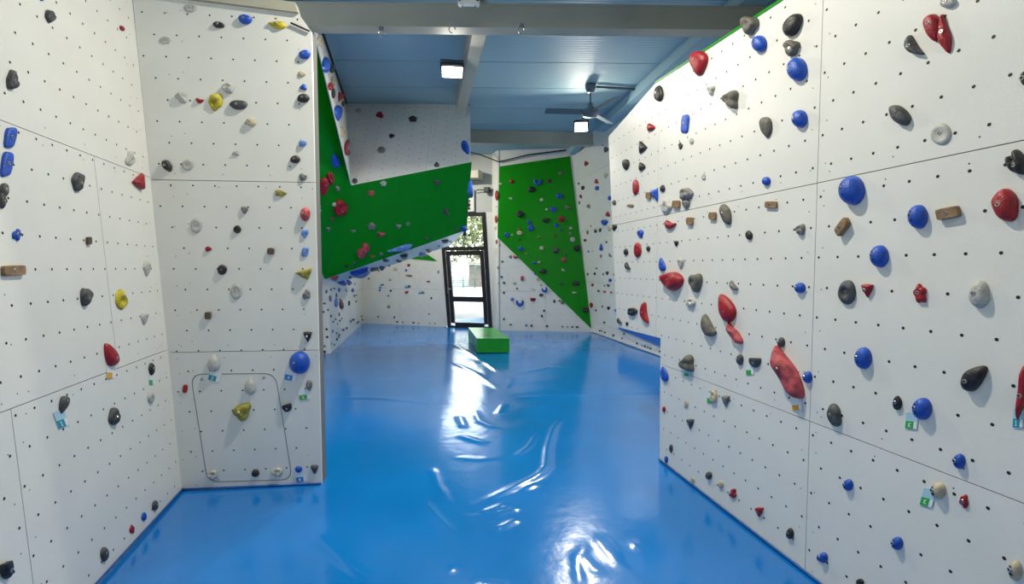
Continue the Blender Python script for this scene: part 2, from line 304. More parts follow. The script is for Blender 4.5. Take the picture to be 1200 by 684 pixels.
# ---------------------------------------------------------------- panelled walls
def wall(name, w, poly, material, us, vs, gap=.004, thick=.02, lift=0, pieces=True, label=None, back=.10):
    root = empty(name); root['kind'] = 'structure'
    if label: root['label'] = label
    mtx = fmat(w)
    root.matrix_world = mtx
    prism('backing', poly, -thick - back + lift, -thick + lift, M['joint'], root)
    ys = [-99] + list(vs) + [99]
    for j in range(len(ys)-1):
        row = us[j] if us and isinstance(us[0], list) else us      # joints may be staggered from row to row
        xs = [-99] + list(row) + [99]
        for i in range(len(xs)-1):
            p = [tuple(q) for q in poly]
            for a, b, c in ((-1, 0, -(xs[i]+gap/2)), (1, 0, xs[i+1]-gap/2), (0, -1, -(ys[j]+gap/2)), (0, 1, ys[j+1]-gap/2)):
                p = clip(p, a, b, c)
                if len(p) < 3: break
            if len(p) < 3: continue
            ar = abs(sum(p[k][0]*p[(k+1) % len(p)][1]-p[(k+1) % len(p)][0]*p[k][1] for k in range(len(p))))/2
            if ar < .004: continue
            prism('panel', p, -thick + lift, lift, material, root)
    return root
def holes(root, w, poly, r, lift=.0006, mk=M['hole'], avoid=(), screws=None):
    u0, v0, du, dv = AN[w]; V = []; F = []
    xs = [p[0] for p in poly]; ys = [p[1] for p in poly]
    for j in range(int((min(ys)-v0)/dv)-1, int((max(ys)-v0)/dv)+2):
        for i in range(int((min(xs)-u0)/du)-1, int((max(xs)-u0)/du)+2):
            u = u0 + (i + (.5 if j % 2 else 0))*du; v = v0 + j*dv
            if u < -4.5 and w == 'L' or u > 5 and w == 'R' or u > 5 and w == 'FR': continue
            if not inside(poly, u, v, .03): continue
            b = len(V)
            for k in range(7): a = 2*math.pi*k/7; V.append((u+r*math.cos(a), v+r*math.sin(a), lift))
            F.append(tuple(range(b, b+7)))
    for (u, v) in screws or ():
        if not inside(poly, u, v, .01): continue
        b = len(V)
        for k in range(5): a = 2*math.pi*k/5; V.append((u+.0035*math.cos(a), v+.0035*math.sin(a), lift))
        F.append(tuple(range(b, b+5)))
    o = mesh_obj('bolt_holes', V, F, mk, root); o['kind'] = 'stuff'
    return o
def seam_screws(us, vs, umin, umax, vmin, vmax):
    S = []
    for v in vs:
        u = umin
        while u < umax: S += [(u, v-.045), (u+.03, v+.045)]; u += .32
    for u in us:
        v = vmin
        while v < vmax: S += [(u-.045, v), (u+.045, v+.02)]; v += .21
    return S

vR, uR = [.80, 2.03], [-.095, 1.519, 3.6]
wr = wall('wall_right', 'R', PO['R'], M['white'], uR, vR)
holes(wr, 'R', PO['R'], .0068, screws=seam_screws(uR, vR, -1, 4, 0, 3.1))
wl = wall('wall_left', 'L', PO['L'], M['white'], [[-4.2, -1.48], [-3.3, -.655], [-4.2, -1.48]], [1.018, 2.234])
holes(wl, 'L', PO['L'], .0066, screws=seam_screws([-1.48, -.10], [1.018, 2.234], -3, 0, 0, 4))
wf = wall('wall_hatch', 'F', PO['F'], M['white'], [], [.995, 2.215])
holes(wf, 'F', PO['F'], .0064, screws=seam_screws([.06, .93], [.995, 2.215], 0, 1, 0, 3.4))
# hatch: rounded door cut into the low panel
def rounded(poly, r, n=6):
    out = []
    for i in range(len(poly)):
        p0, p, p1 = [Vector(q) for q in (poly[i-1], poly[i], poly[(i+1) % len(poly)])]
        a = p + (p0-p).normalized()*r; b = p + (p1-p).normalized()*r
        for k in range(n+1):
            t = k/n; out.append(tuple((a*(1-t)**2 + p*2*t*(1-t) + b*t*t)))
    return out
HP = [[0.0852,0.8369],[0.673,0.8302],[0.7752,0.0288],[0.1769,0.0364]]
ro = rounded(HP, .085)
cxh = sum(p[0] for p in ro)/len(ro); cyh = sum(p[1] for p in ro)/len(ro)
V = []; F = []; n = len(ro)
for sc_, z in ((1.0, .001), (.985, .001)):
    for x, y in ro: V.append((cxh+(x-cxh)*sc_, cyh+(y-cyh)*(1-(1-sc_)*.8), z))
for i in range(n): F.append((i, (i+1) % n, n+(i+1) % n, n+i))
mesh_obj('hatch_gap', V, F, M['joint'], wf)
tm = prism('top_trim', [(-.10, 3.475), (.891, 3.397), (.872, 3.465), (-.10, 3.55)], -.05, .02, M['steel'], wf)
tube('black_strap', [(.84, 3.325, .012), (.90, 3.30, .012), (.965, 3.275, .012)], .007, M['black'], wf)

# green rim of the tall right wall
p0, p1 = PO['R'][3], PO['R'][4]
prism('top_rim', [(5.0, 3.06), (p0[0], p0[1]), (p1[0], p1[1]), (p1[0], p1[1]+.016), (p0[0], p0[1]+.016), (5.0, 3.076)], -.10, .004, M['green'], wr)
q = PO['R']
# underside and outer end of the raised far section
def slab3(name, P, m, parent, t=.02):
    a, b, c = [Vector(p) for p in P[:3]]; nn = (b-a).cross(c-a).normalized()
    V = [Vector(p) for p in P] + [Vector(p) - nn*t for p in P]; k = len(P)
    F = [tuple(range(k)), tuple(range(k, 2*k))[::-1]] + [(i, k+i, k+(i+1) % k, (i+1) % k) for i in range(k)]
    return mesh_obj(name, V, F, m, parent)
us = empty('wall_right_underside'); us['kind'] = 'structure'
slab3('panel', [(2.075, 3.62, 1.012), (2.075, 4.47, 1.002), (2.30, 4.47, 1.002), (2.75, 3.62, 1.012)], M['white'], us)
slab3('panel', [(2.085, 4.47, 1.0), (2.09, 4.72, 2.95), (2.75, 4.72, 2.95), (2.75, 4.47, 1.0)], M['white'], us)
slab3('panel', [(2.075, 3.60, 0.0), (2.075, 3.60, 1.01), (2.9, 3.60, 1.01), (2.9, 3.60, 0.0)], M['white'], us)

# overhang
wo = wall('wall_overhang_white', 'W2', PO['W2'], M['white'], [1.14], [1.98], back=.006)
holes(wo, 'W2', PO['W2'], .0085)
wg = wall('wall_overhang_green', 'G2', PO['G2'], M['green'], [], [], back=.006)
holes(wg, 'G2', PO['G2'], .007, mk=M['hole'])
wall('wall_overhang_green_side', 'G1', PO['G1'], M['green'], [], [], back=.006)
ws = wall('wall_overhang_strip', 'S', PO['S'], M['white'], [], [], thick=.012, back=.006)
wall('wall_overhang_underside', 'U', PO['U'], M['white'], [], [], back=.006)
wall('wall_overhang_end', 'E', PO['E'], M['green'], [], [], back=.006)
tube('black_edge', [Vector(PT['S1']) + Vector((.01, 0, .01)), Vector(PT['T1']) + Vector((.015, 0, .0))], .018, M['black'], None)['kind'] = 'structure'
bpy.data.objects['black_edge'].name = 'trim_1'

# recess and far walls
wall('wall_recess', 'N', PO['N'], M['white'], [], [1.0])
wv = wall('wall_recess_side', 'V', PO['V'], M['white'], [2.5], [1.0, 2.22])
wb = wall('wall_back', 'B', PO['B'], M['white'], [1.25], [1.0, 2.22])
prism('green_panel', PO['Bgreen'], .0, .012, M['green'], wb)
holes(wb, 'B', PO['B'], .006)
wall('wall_reveal', 'Q', PO['Q'], M['white'], [], [])
wbr = wall('wall_back_right', 'BR', PO['BR'], M['white'], [1.25], [1.0])
holes(wbr, 'BR', PO['BR'], .006)
wgr = wall('wall_back_green', 'GR', PO['GR'], M['green'], [], [], thick=.018)
wfr = wall('wall_far_right', 'FR', PO['FR'], M['white'], [2.5, 5.0, 7.5, 10], [.25, 1.25, 2.5, 3.75])
holes(wfr, 'FR', PO['FR'], .006)
cp_ = prism('crash_pad', PO['pad'], .004, .05, M['matedge'], None, fmat('FR')); tag(cp_, 'blue crash pad strapped low on the far right wall behind the raised panels', 'crash pad')
# closing walls and near room shell, plain
def shell(name, a, b, z0, z1, m, t=.1):
    a = Vector((a[0], a[1], 0)); b = Vector((b[0], b[1], 0)); d = (b-a).normalized(); nn = Vector((-d.y, d.x, 0))*t
    V = [a, b, b+nn, a+nn]; V = [Vector((v.x, v.y, z)) for z in (z0, z1) for v in V]
    o = mesh_obj(name, V, BOXF, m); o['kind'] = 'structure'; return o
shell('wall_outer_left', (-2.45, 3.9), (-2.45, 16.2), -.3, 4.7, M['beigewall'], -.1)
shell('wall_outer_right', (5.4, 16), (5.4, -3), -.3, 4.7, M['beigewall'], -.1)
B0 = fmat('B', -1.2, 0, -.13).translation; B1 = fmat('B', 2.63-.05, 0, -.13).translation
shell('wall_outer_back', B1, B0, -.3, 4.7, M['beigewall'], .06)
C0 = fmat('BR', .06, 0, -.13).translation; C1 = fmat('BR', 4.2, 0, -.13).translation
shell('wall_outer_back_right', C1, C0, -.3, 4.7, M['beigewall'], .06)
shell('wall_outer_reveal', fmat('Q', .42, 0, -.08).translation, fmat('Q', -.10, 0, -.08).translation, -.3, 4.7, M['beigewall'], .05)
shell('wall_lintel', fmat('D', 1.5, 0, -.13).translation, fmat('D', -.6, 0, -.13).translation, 3.03, 4.7, M['beigewall'], .05)
shell('wall_rear', (5.3, -3.1), (-2.5, -3.1), -.05, 4.6, M['beigewall'], -.1)
shell('wall_behind_hatch', (-2.35, 3.9), (-2.35, 9.6), 0, 4.6, M['beigewall'])
shell('wall_upper_left', (-2.35, -3.1), (-2.35, 4.0), 3.3, 4.6, M['beigewall'])

for i, (pa, pb) in enumerate(((fmat('R', 0, 0, .008), fmat('R', 6.5, 0, .008)), (fmat('L', -6.6, 0, .008), fmat('L', 0, 0, .008)), (fmat('F', 0, 0, .008), fmat('F', .98, 0, .008)), (fmat('FR', 0, 0, .008), fmat('FR', 8, 0, .008)))):
    t = tube('trim_%d' % (i+2), [pa.translation - Vector((0, 0, .004)), pb.translation - Vector((0, 0, .004))], .007, M['matedge']); t['kind'] = 'structure'
# ---------------------------------------------------------------- ceiling
ceil = empty('ceiling'); ceil['kind'] = 'structure'
d = Vector((4.67, -.89, 0)).normalized(); e = Vector((-d.y, d.x, 0))
cm = Matrix((d, e, Vector((0, 0, 1)))).transposed().to_4x4(); cm.translation = Vector((-.948, 7.411, 4.57))
ceil.matrix_world = cm
prism('roof_sheet_backing', [(-6, -12), (9, -12), (9, 11), (-6, 11)], .03, .08, M['joint'], ceil)
for k in range(-12, 10):
    y0, y1 = k*1.0 + .009, (k+1)*1.0 - .009
    V = []; F = []
    nr = 20
    for i in range(nr*2+1):                      # finely ribbed sheet
        y = y0 + (y1-y0)*i/(nr*2); z = 0 if i % 2 == 0 else .003
        V += [(-6, y, z), (9, y, z)]
    for i in range(nr*2): F.append((2*i, 2*i+2, 2*i+3, 2*i+1))
    b = len(V); V += [(-6, y0, .03), (9, y0, .03), (-6, y1, .03), (9, y1, .03)]; t = 4*nr
    F += [(0, 1, b+1, b), (t, b+2, b+3, t+1)]
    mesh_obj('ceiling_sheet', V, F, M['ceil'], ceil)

def beam(name, a, b, width, z0, z1, m, flange=.02, side=1):
    """steel I-beam from a to b (plan), flanges and web"""
    root = empty(name, (a[0], a[1], z0)); root['kind'] = 'structure'
    dv = Vector((b[0]-a[0], b[1]-a[1], 0)); L = dv.length; ang = math.atan2(dv.y, dv.x); root.rotation_euler = (0, 0, ang)
    h = z1 - z0
    bevel_box('flange', (L, width, flange), m, root, (L/2, width/2*side, flange/2), bev=.003)
    bevel_box('flange', (L, width, flange), m, root, (L/2, width/2*side, h-flange/2), bev=.003)
    bevel_box('web', (L, width*.9, h-2*flange-.001), m, root, (L/2, width/2*side, h/2), bev=0)
    return root
ba, bb = Vector(MI['beamA'][0]), Vector(MI['beamA'][1]); dd = (bb-ba).normalized()
beam('beam_near', ba - dd*1.4, bb + dd*2.0, .17, 4.15, 4.40, M['steel'])
fa, fb = Vector(MI['farbeam'][0]), Vector(MI['farbeam'][1]); df = (fb-fa).normalized()
beam('beam_far', fa - df*1.5, fb + df*.35, .2, 4.30, 4.57, M['steel'])
lb = [Vector(p) for p in MI['longb']]
beam('beam_long', lb[0], lb[3], .16, 4.25, 4.56, M['steel'], side=-1)
ra, rb = [Vector(p) for p in MI['raf']]
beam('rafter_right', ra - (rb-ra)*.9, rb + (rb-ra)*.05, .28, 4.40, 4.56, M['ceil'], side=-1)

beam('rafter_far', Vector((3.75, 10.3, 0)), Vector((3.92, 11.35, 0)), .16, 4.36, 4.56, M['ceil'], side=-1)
# ---------------------------------------------------------------- glazed door
def D(u, v, n=0): return fmat('D', u, v, n).translation
door = empty('door_1'); door['kind'] = 'structure'; door.matrix_world = fmat('D')
dl, dr = PO['Dl'], PO['Dr']
def lerp(a, b, v): t = (v-a[1])/(b[1]-a[1]); return a[0] + (b[0]-a[0])*t
def le(v): return lerp(dl[0], dl[1], v)
def ri(v): return lerp(dr[0], dr[1], v)
top = 3.06
def quad(name, x0, x1, y0, y1, z0, z1, m, shear=True):
    # x0, x1 are fractions of the clear width
    f = lambda x, y: le(y) + (ri(y)-le(y))*x
    return prism(name, [(f(x0, y0), y0), (f(x1, y0), y0), (f(x1, y1), y1), (f(x0, y1), y1)], z0, z1, m, door)
quad('frame_side', 0, .075, 0, top, -.05, .03, M['dark']); quad('frame_side', .925, 1, 0, top, -.05, .03, M['dark'])
quad('frame_rail', .075, .925, top-.1, top, -.05, .03, M['dark'])
quad('frame_rail', .075, .925, 2.06, 2.16, -.05, .03, M['dark'])
leaf = quad('door_leaf', .085, .17, .09, 2.05, -.04, .02, M['dark'])
for nm, a in (('leaf_side', (.83, .915, .09, 2.05)), ('leaf_rail', (.17, .83, 1.93, 2.05)), ('leaf_rail', (.17, .83, .68, .82)), ('leaf_rail', (.17, .83, .03, .12)), ('threshold', (0, 1, -.02, .03))):
    o = quad(nm, *a, -.04, .02, M['dark'])
gl = bpy.data.materials.new('clear_glass'); gl.use_nodes = True; nt = gl.node_tree; nt.nodes.clear()
oo = nt.nodes.new('ShaderNodeOutputMaterial'); mx = nt.nodes.new('ShaderNodeMixShader'); tr = nt.nodes.new('ShaderNodeBsdfTransparent'); gs = nt.nodes.new('ShaderNodeBsdfGlossy')
gs.inputs['Roughness'].default_value = .03; mx.inputs[0].default_value = .06; tr.inputs[0].default_value = (.95, .98, .97, 1)
nt.links.new(tr.outputs[0], mx.inputs[1]); nt.links.new(gs.outputs[0], mx.inputs[2]); nt.links.new(mx.outputs[0], oo.inputs[0])
for a in ((.075, .925, 2.16, top-.1), (.17, .83, .82, 1.93), (.17, .83, .12, .68)):
    o = quad('pane', *a, -.015, -.009, gl)
hd = empty('door_handle'); hd.parent = door
x = le(1.05) + .10
tube('lever', [(x, 1.02, .03), (x, 1.02, .075), (x+.11, 1.02, .075)], .010, M['metal'], hd)
bevel_box('plate', (.03, .2, .01), M['metal'], hd, (x, 1.0, .026), bev=.003)
# wall above the door with ducts
ab = wall('wall_above_door', 'D', [(-.5, top), (1.375, top), (1.375, 4.6), (-.5, 4.6)], M['beigewall'], [], [], thick=.02)
wall('wall_door_right', 'D', [(dr[0][0], 0), (1.38, 0), (1.38, top), (dr[1][0], top)], M['white'], [], [], thick=.02)
wall('wall_door_left', 'D', [(-.06, 0), (dl[0][0], 0), (dl[1][0], dl[1][1]), (dl[1][0]-.06, top), (-.5, top), (-.3, 2.1)], M['white'], [], [], thick=.02)

duct = empty('duct_box', D(.62, 4.0, .2)); tag(duct, 'grey rectangular duct box hung high above the glass door', 'duct')
duct.rotation_euler = fmat('D').to_euler()
bevel_box('casing', (1.1, .19, .34), M['steel'], duct, (-.05, 0, 0)); bevel_box('flange', (.03, .22, .36), M['steel'], duct, (.5, 0, 0))
jb = empty('junction_box', D(1.28, 3.62, .12)); tag(jb, 'black junction box with cable above the glass door corner', 'junction box'); jb.rotation_euler = fmat('D').to_euler()
bevel_box('casing', (.16, .14, .12), M['black'], jb, (0, 0, 0)); bevel_box('lid', (.13, .11, .02), M['black'], jb, (0, 0, .065))
tube('cable', [(-.07, 0, 0), (-.25, .02, 0), (-.34, -.01, -.02), (-.38, .02, -.02)], .012, M['black'], jb)
ac = empty('air_vent', D(.72, 3.36, .06)); tag(ac, 'white louvred air vent beside the blue hold above the door', 'air vent'); ac.rotation_euler = fmat('D').to_euler()
bevel_box('frame', (.36, .56, .05), M['white'], ac)
for k in range(5): bevel_box('slat', (.22, .05, .03), M['black'], ac, (-.03, -.2+k*.1, .02), bev=.004)

# ---------------------------------------------------------------- outdoors beyond the glass
M['pave'] = mat('pale_paving', (.19, .185, .175), .8, mott=.15, mott_scale=.8)
M['roof'] = mat('clay_roof', (.15, .10, .08), .8, mott=.3, mott_scale=3)
M['hut'] = mat('pink_render', (.15, .085, .07), .8, mott=.1)
M['fence'] = mat('green_fence_mesh', (.02, .10, .08), .6)
M['leaf'] = mat('leaf_green', (.13, .15, .055), .7, mott=.7, mott_scale=3)
M['bark'] = mat('bark', (.15, .12, .09), .9)
M['car'] = mat('silver_car_paint', (.16, .165, .17), .3, metal=.2)
M['tyre'] = mat('tyre', (.02, .02, .02), .8)
g = mesh_obj('ground_outside', *box_vf((4, 55, -.15), (50, 41.0, .1)), M['pave']); g['kind'] = 'structure'
fd = (D(.5, 0, 0) - Vector(CAM['loc'])); fd.z = 0; fd.normalize(); fs = Vector((fd.y, -fd.x, 0))
def OUT(dist, side, z=0):      # metres beyond the viewer along the sight line through the door
    return fd*dist + fs*side + Vector((0, 0, z))
yaw = math.atan2(fs.y, fs.x)
# wrongly-lit detail is avoided: everything below is simple daylight geometry
hut = empty('hut', OUT(43, 2.0, -.05)); hut.rotation_euler = (0, 0, yaw + .22); hut.scale = (1, 1, .8); tag(hut, 'pink rendered hut with pitched clay roof outside the door', 'hut')
def part(name, c, h, m, parent): return mesh_obj(name, *box_vf(c, h), m, parent)
part('wall', (0.9, 0, 1.25), (1.9, 1.6, 1.25), M['hut'], hut)
V = [(-1.3, -1.9, 2.35), (3.1, -1.9, 2.35), (3.1, 1.9, 2.35), (-1.3, 1.9, 2.35), (.4, 0, 3.5), (1.6, 0, 3.5)]
mesh_obj('roof', V, [(0, 1, 5, 4), (1, 2, 5), (2, 3, 4, 5), (3, 0, 4), (3, 2, 1, 0)], M['roof'], hut)
part('gutter', (.9, -1.93, 2.33), (2.2, .05, .05), M['car'], hut)
for k in range(3): part('post', (-.4 + k*.9, -1.64, 1.2), (.05, .05, 1.2), M['car'], hut)
fe = empty('mesh_fence', OUT(39, -.9, -.05)); fe.rotation_euler = (0, 0, yaw); tag(fe, 'green wire fence outside between the trees and the hut', 'fence')
for k in range(5): tube('post', [(-1.8 + k*.95, 0, 0), (-1.8 + k*.95, 0, 2.1)], .035, M['fence'], fe, 6)
for k in range(16): tube('wire', [(-1.8, 0, .12 + k*.125), (2.6, 0, .12 + k*.125)], .028, M['fence'], fe, 4)
def tree(loc, h, r, seed, label):
    t = empty('tree', loc); tag(t, label, 'tree', 'trees beyond the glass door')
    tube('trunk', [(0, 0, 0), (.08, .05, h*.35), (0, 0, h*.75)], .13, M['bark'], t, 7)
    rs = random.Random(seed); V = []; F = []
    for k in range(2400):
        a, b = rs.uniform(0, 6.283), rs.uniform(-1, 1); q = r*(rs.random()**.4); cb = math.sqrt(1-b*b)
        c = Vector((q*cb*math.cos(a), q*cb*math.sin(a), h*.56 + q*b*1.2)); s = rs.uniform(.22, .5)
        u = Vector((rs.uniform(-1, 1), rs.uniform(-1, 1), rs.uniform(-1, 1))).normalized(); v = u.orthogonal().normalized()
        i = len(V); V += [c-u*s, c+v*s*.5, c+u*s, c-v*s*.5]; F.append((i, i+1, i+2, i+3))
    mesh_obj('foliage', V, F, M['leaf'], t)
tree(OUT(47, -5.8, -.05), 9.5, 3.6, 1, 'leafy tree outside behind the wire fence')
tree(OUT(55, 3.6, -.05), 10.5, 4.2, 2, 'leafy tree outside rising behind the hut roof')
tree(OUT(64, -3.5, -.05), 13, 5.2, 3, 'tallest leafy tree outside, between the other two')
car = empty('car', OUT(17.5, -1.45, -.05)); car.rotation_euler = (0, 0, yaw+.15); tag(car, 'silver car parked outside, its end showing through the low pane', 'car')
prof = [(-4.0, .35), (-4.0, .8), (-3.2, .95), (-2.6, 1.38), (-1.0, 1.42), (-.35, .98), (.2, .88), (.32, .6), (.3, .35)]
prf = [(a, b) for a, b in prof]
o = prism('body', prf, -.8, .8, M['car'], car); o.rotation_euler = (math.pi/2, 0, 0)
o = prism('window', [(-2.5, 1.0), (-2.35, 1.32), (-1.1, 1.34), (-.6, 1.0)], .8, .81, M['tyre'], car); o.rotation_euler = (math.pi/2, 0, 0)
for xw in (-3.1, -.35):
    o = lathe('wheel', [(.05, -.1), (.28, -.1), (.31, -.05), (.31, .05), (.28, .1), (.05, .1)], M['tyre'], car); o.rotation_euler = (math.pi/2, 0, 0); o.location = (xw, -.78, .31)

# ---------------------------------------------------------------- green box
bx = [Vector(p) for p in MI['box']]
M['boxgreen'] = mat('green_box_lacquer', (.008, .33, .012), .25, mott=.05)
bxo = empty('step_box', bx[0]); tag(bxo, 'low green lacquered step box standing on the blue mat', 'box')
a, b = bx[0], bx[1]; c, dq = bx[2], bx[3]; zt = .27
def V3(p, z): return Vector((p[0], p[1], z)) - bx[0]
foot = [a, b, c, dq]
# five boards with real thickness
def board(name, p, q, z0, z1, t=.018):
    p = Vector((p[0], p[1], 0)); q = Vector((q[0], q[1], 0)); dd = (q-p).normalized(); nn = Vector((-dd.y, dd.x, 0))*t
    V = [V3(p, z0), V3(q, z0), V3(q+nn, z0), V3(p+nn, z0), V3(p, z1), V3(q, z1), V3(q+nn, z1), V3(p+nn, z1)]
    return mesh_obj(name, V, BOXF, M['boxgreen'], bxo)
board('front_board', a, b, 0, zt-.019); board('side_board', b, c, 0, zt-.019); board('back_board', c, dq, 0, zt-.019); board('side_board', dq, a, 0, zt-.019)
cen = (a+b+c+dq)/4
tp = [Vector((p.x, p.y, 0)) + (Vector((p.x, p.y, 0))-Vector((cen.x, cen.y, 0))).normalized()*.006 for p in foot]
mesh_obj('lid', [V3(p, zt-.018) for p in tp]+[V3(p, zt) for p in tp], BOXF, M['boxgreen'], bxo)

# ---------------------------------------------------------------- ceiling fan, floodlights, fittings
fan = empty('ceiling_fan', MI['fan']); tag(fan, 'grey three-bladed ceiling fan hanging from the blue roof sheets', 'ceiling fan')
lathe('canopy', [(.02, -.13), (.06, -.12), (.085, -.05), (.09, -.005)], M['fan'], fan)
tube('rod', [(0, 0, -.1), (0, 0, -.40)], .015, M['fan'], fan)
lathe('motor', [(.03, -.52), (.12, -.50), (.15, -.45), (.12, -.40), (.05, -.36), (.04, -.30)], M['fan'], fan)
for k, (an, ln) in enumerate(((172, .74), (-79, .74), (41, .78))):
    b = empty('blade'); b.parent = fan; b.location = (0, 0, -.44); b.rotation_euler = (0, 0, math.radians(an))
    bevel_box('vane', (ln-.14, .15, .008), M['fan'], b, (.14+(ln-.14)/2, 0, 0), (math.radians(14), 0, 0), bev=.002)
    bevel_box('arm', (.14, .035, .012), M['fan'], b, (.12, 0, 0), bev=.002)
cdt = tube('conduit', [Vector(MI['fan']) + Vector((.1, 0, -.03)), Vector(MI['cd']) + Vector((0, 0, -.03))], .022, M['fan'])
tag(cdt, 'thin grey conduit running along the ceiling from the fan', 'conduit')

def floodlight(loc, aim, w, h, power, strength, label):
    f = empty('floodlight', loc); tag(f, label, 'floodlight', 'floodlights under the roof')
    f.rotation_euler = (Vector(aim)-Vector(loc)).to_track_quat('-Z', 'Y').to_euler()
    bevel_box('housing', (w+.03, h+.03, .08), M['black'], f, (0, 0, .05), bev=.012)
    for k in range(6): bevel_box('cooling_fin', (.008, h, .04), M['black'], f, (-w/2+.02+k*(w-.04)/5, 0, .105), bev=0)
    tube('bracket', [(-w/2-.02, 0, .04), (-w/2-.02, 0, .2), (w/2+.02, 0, .2), (w/2+.02, 0, .04)], .01, M['black'], f)
    em = mat('lit_lens', (1, 1, 1), .3, emit=((1, .98, .95), strength))
    bevel_box('lens', (w, h, .012), em, f, (0, 0, .004), bev=.003)
    l = bpy.data.lights.new('flood_or_fill_lamp', 'AREA'); l.shape = 'RECTANGLE'; l.size = w; l.size_y = h; l.energy = power; l.color = WARM
    o = bpy.data.objects.new('flood_or_fill_lamp', l); COL.objects.link(o); o.parent = f; o.location = (0, 0, -.012)
floodlight(MI['l1'], (0.45, 4.6, 0.0), .25, .17, 55, 60, 'lit floodlight mounted beside the long beige steel beam')
floodlight(MI['l2'], (1.8, 5.0, 0.0), .22, .17, 80, 60, 'lit floodlight hanging under the ceiling fan')
for i, p in enumerate(MI['hooks']):
    h = empty('beam_hook', p); tag(h, ['small steel hook on the near beam, above the green overhang', 'small steel hook on the near beam, above the floodlight', 'small steel hook on the near beam, furthest towards the fan'][i], 'hook', 'hooks on the near beam')
    bevel_box('clamp', (.05, .05, .03), M['metal'], h, (0, 0, .0), bev=.004)
    tube('ring', [(.035*math.cos(a), 0, -.05 + .035*math.sin(a)) for a in [k*math.pi/6 for k in range(10)]], .006, M['metal'], h, 6)
dv = empty('emergency_light', Vector(MI['dev']) + Vector((0, -.03, 0))); tag(dv, 'white twin-headed emergency light on the near ceiling beam', 'emergency light')
dv.rotation_euler = (0, 0, -.19)
bevel_box('housing', (.13, .07, .08), M['white'], dv, bev=.01)
for s in (-1, 1):
    bevel_box('lamp_head', (.04, .08, .07), M['white'], dv, (s*.085, 0, -.01), bev=.01)
    lathe('lens', [(.012, -.002), (.014, .002)], M['black'], dv, (s*.085, -.042, -.01)).rotation_euler = (math.pi/2, 0, 0)
cab = [D(.72, 4.45, .4), D(1.35, 4.12, .25)]
cp = FR['BR']; 
def BRp(u, v, n=0): return fmat('BR', u, v, n).translation
c1 = tube('ceiling_cable', [BRp(.05, 4.27, .06), BRp(.8, 4.42, .08), BRp(1.75, 4.50, .10)], .018, M['black']); tag(c1, 'black cable running along the top of the tall green slab', 'cable')
c2 = tube('ceiling_cable', [BRp(.05, 4.27, .07), BRp(-.35, 4.40, 0.3), BRp(-.9, 4.52, .5)], .014, M['black']); tag(c2, 'black cable slanting from the ceiling to the green slab corner', 'cable')
bevel_box('baseboard_far_right', (3.6, .012, .06), M['white'], None, fmat('FR', 1.8, .031, .008).translation, (0, 0, math.atan2(FR['FR'][1][1], FR['FR'][1][0])), bev=0)['kind'] = 'structure'

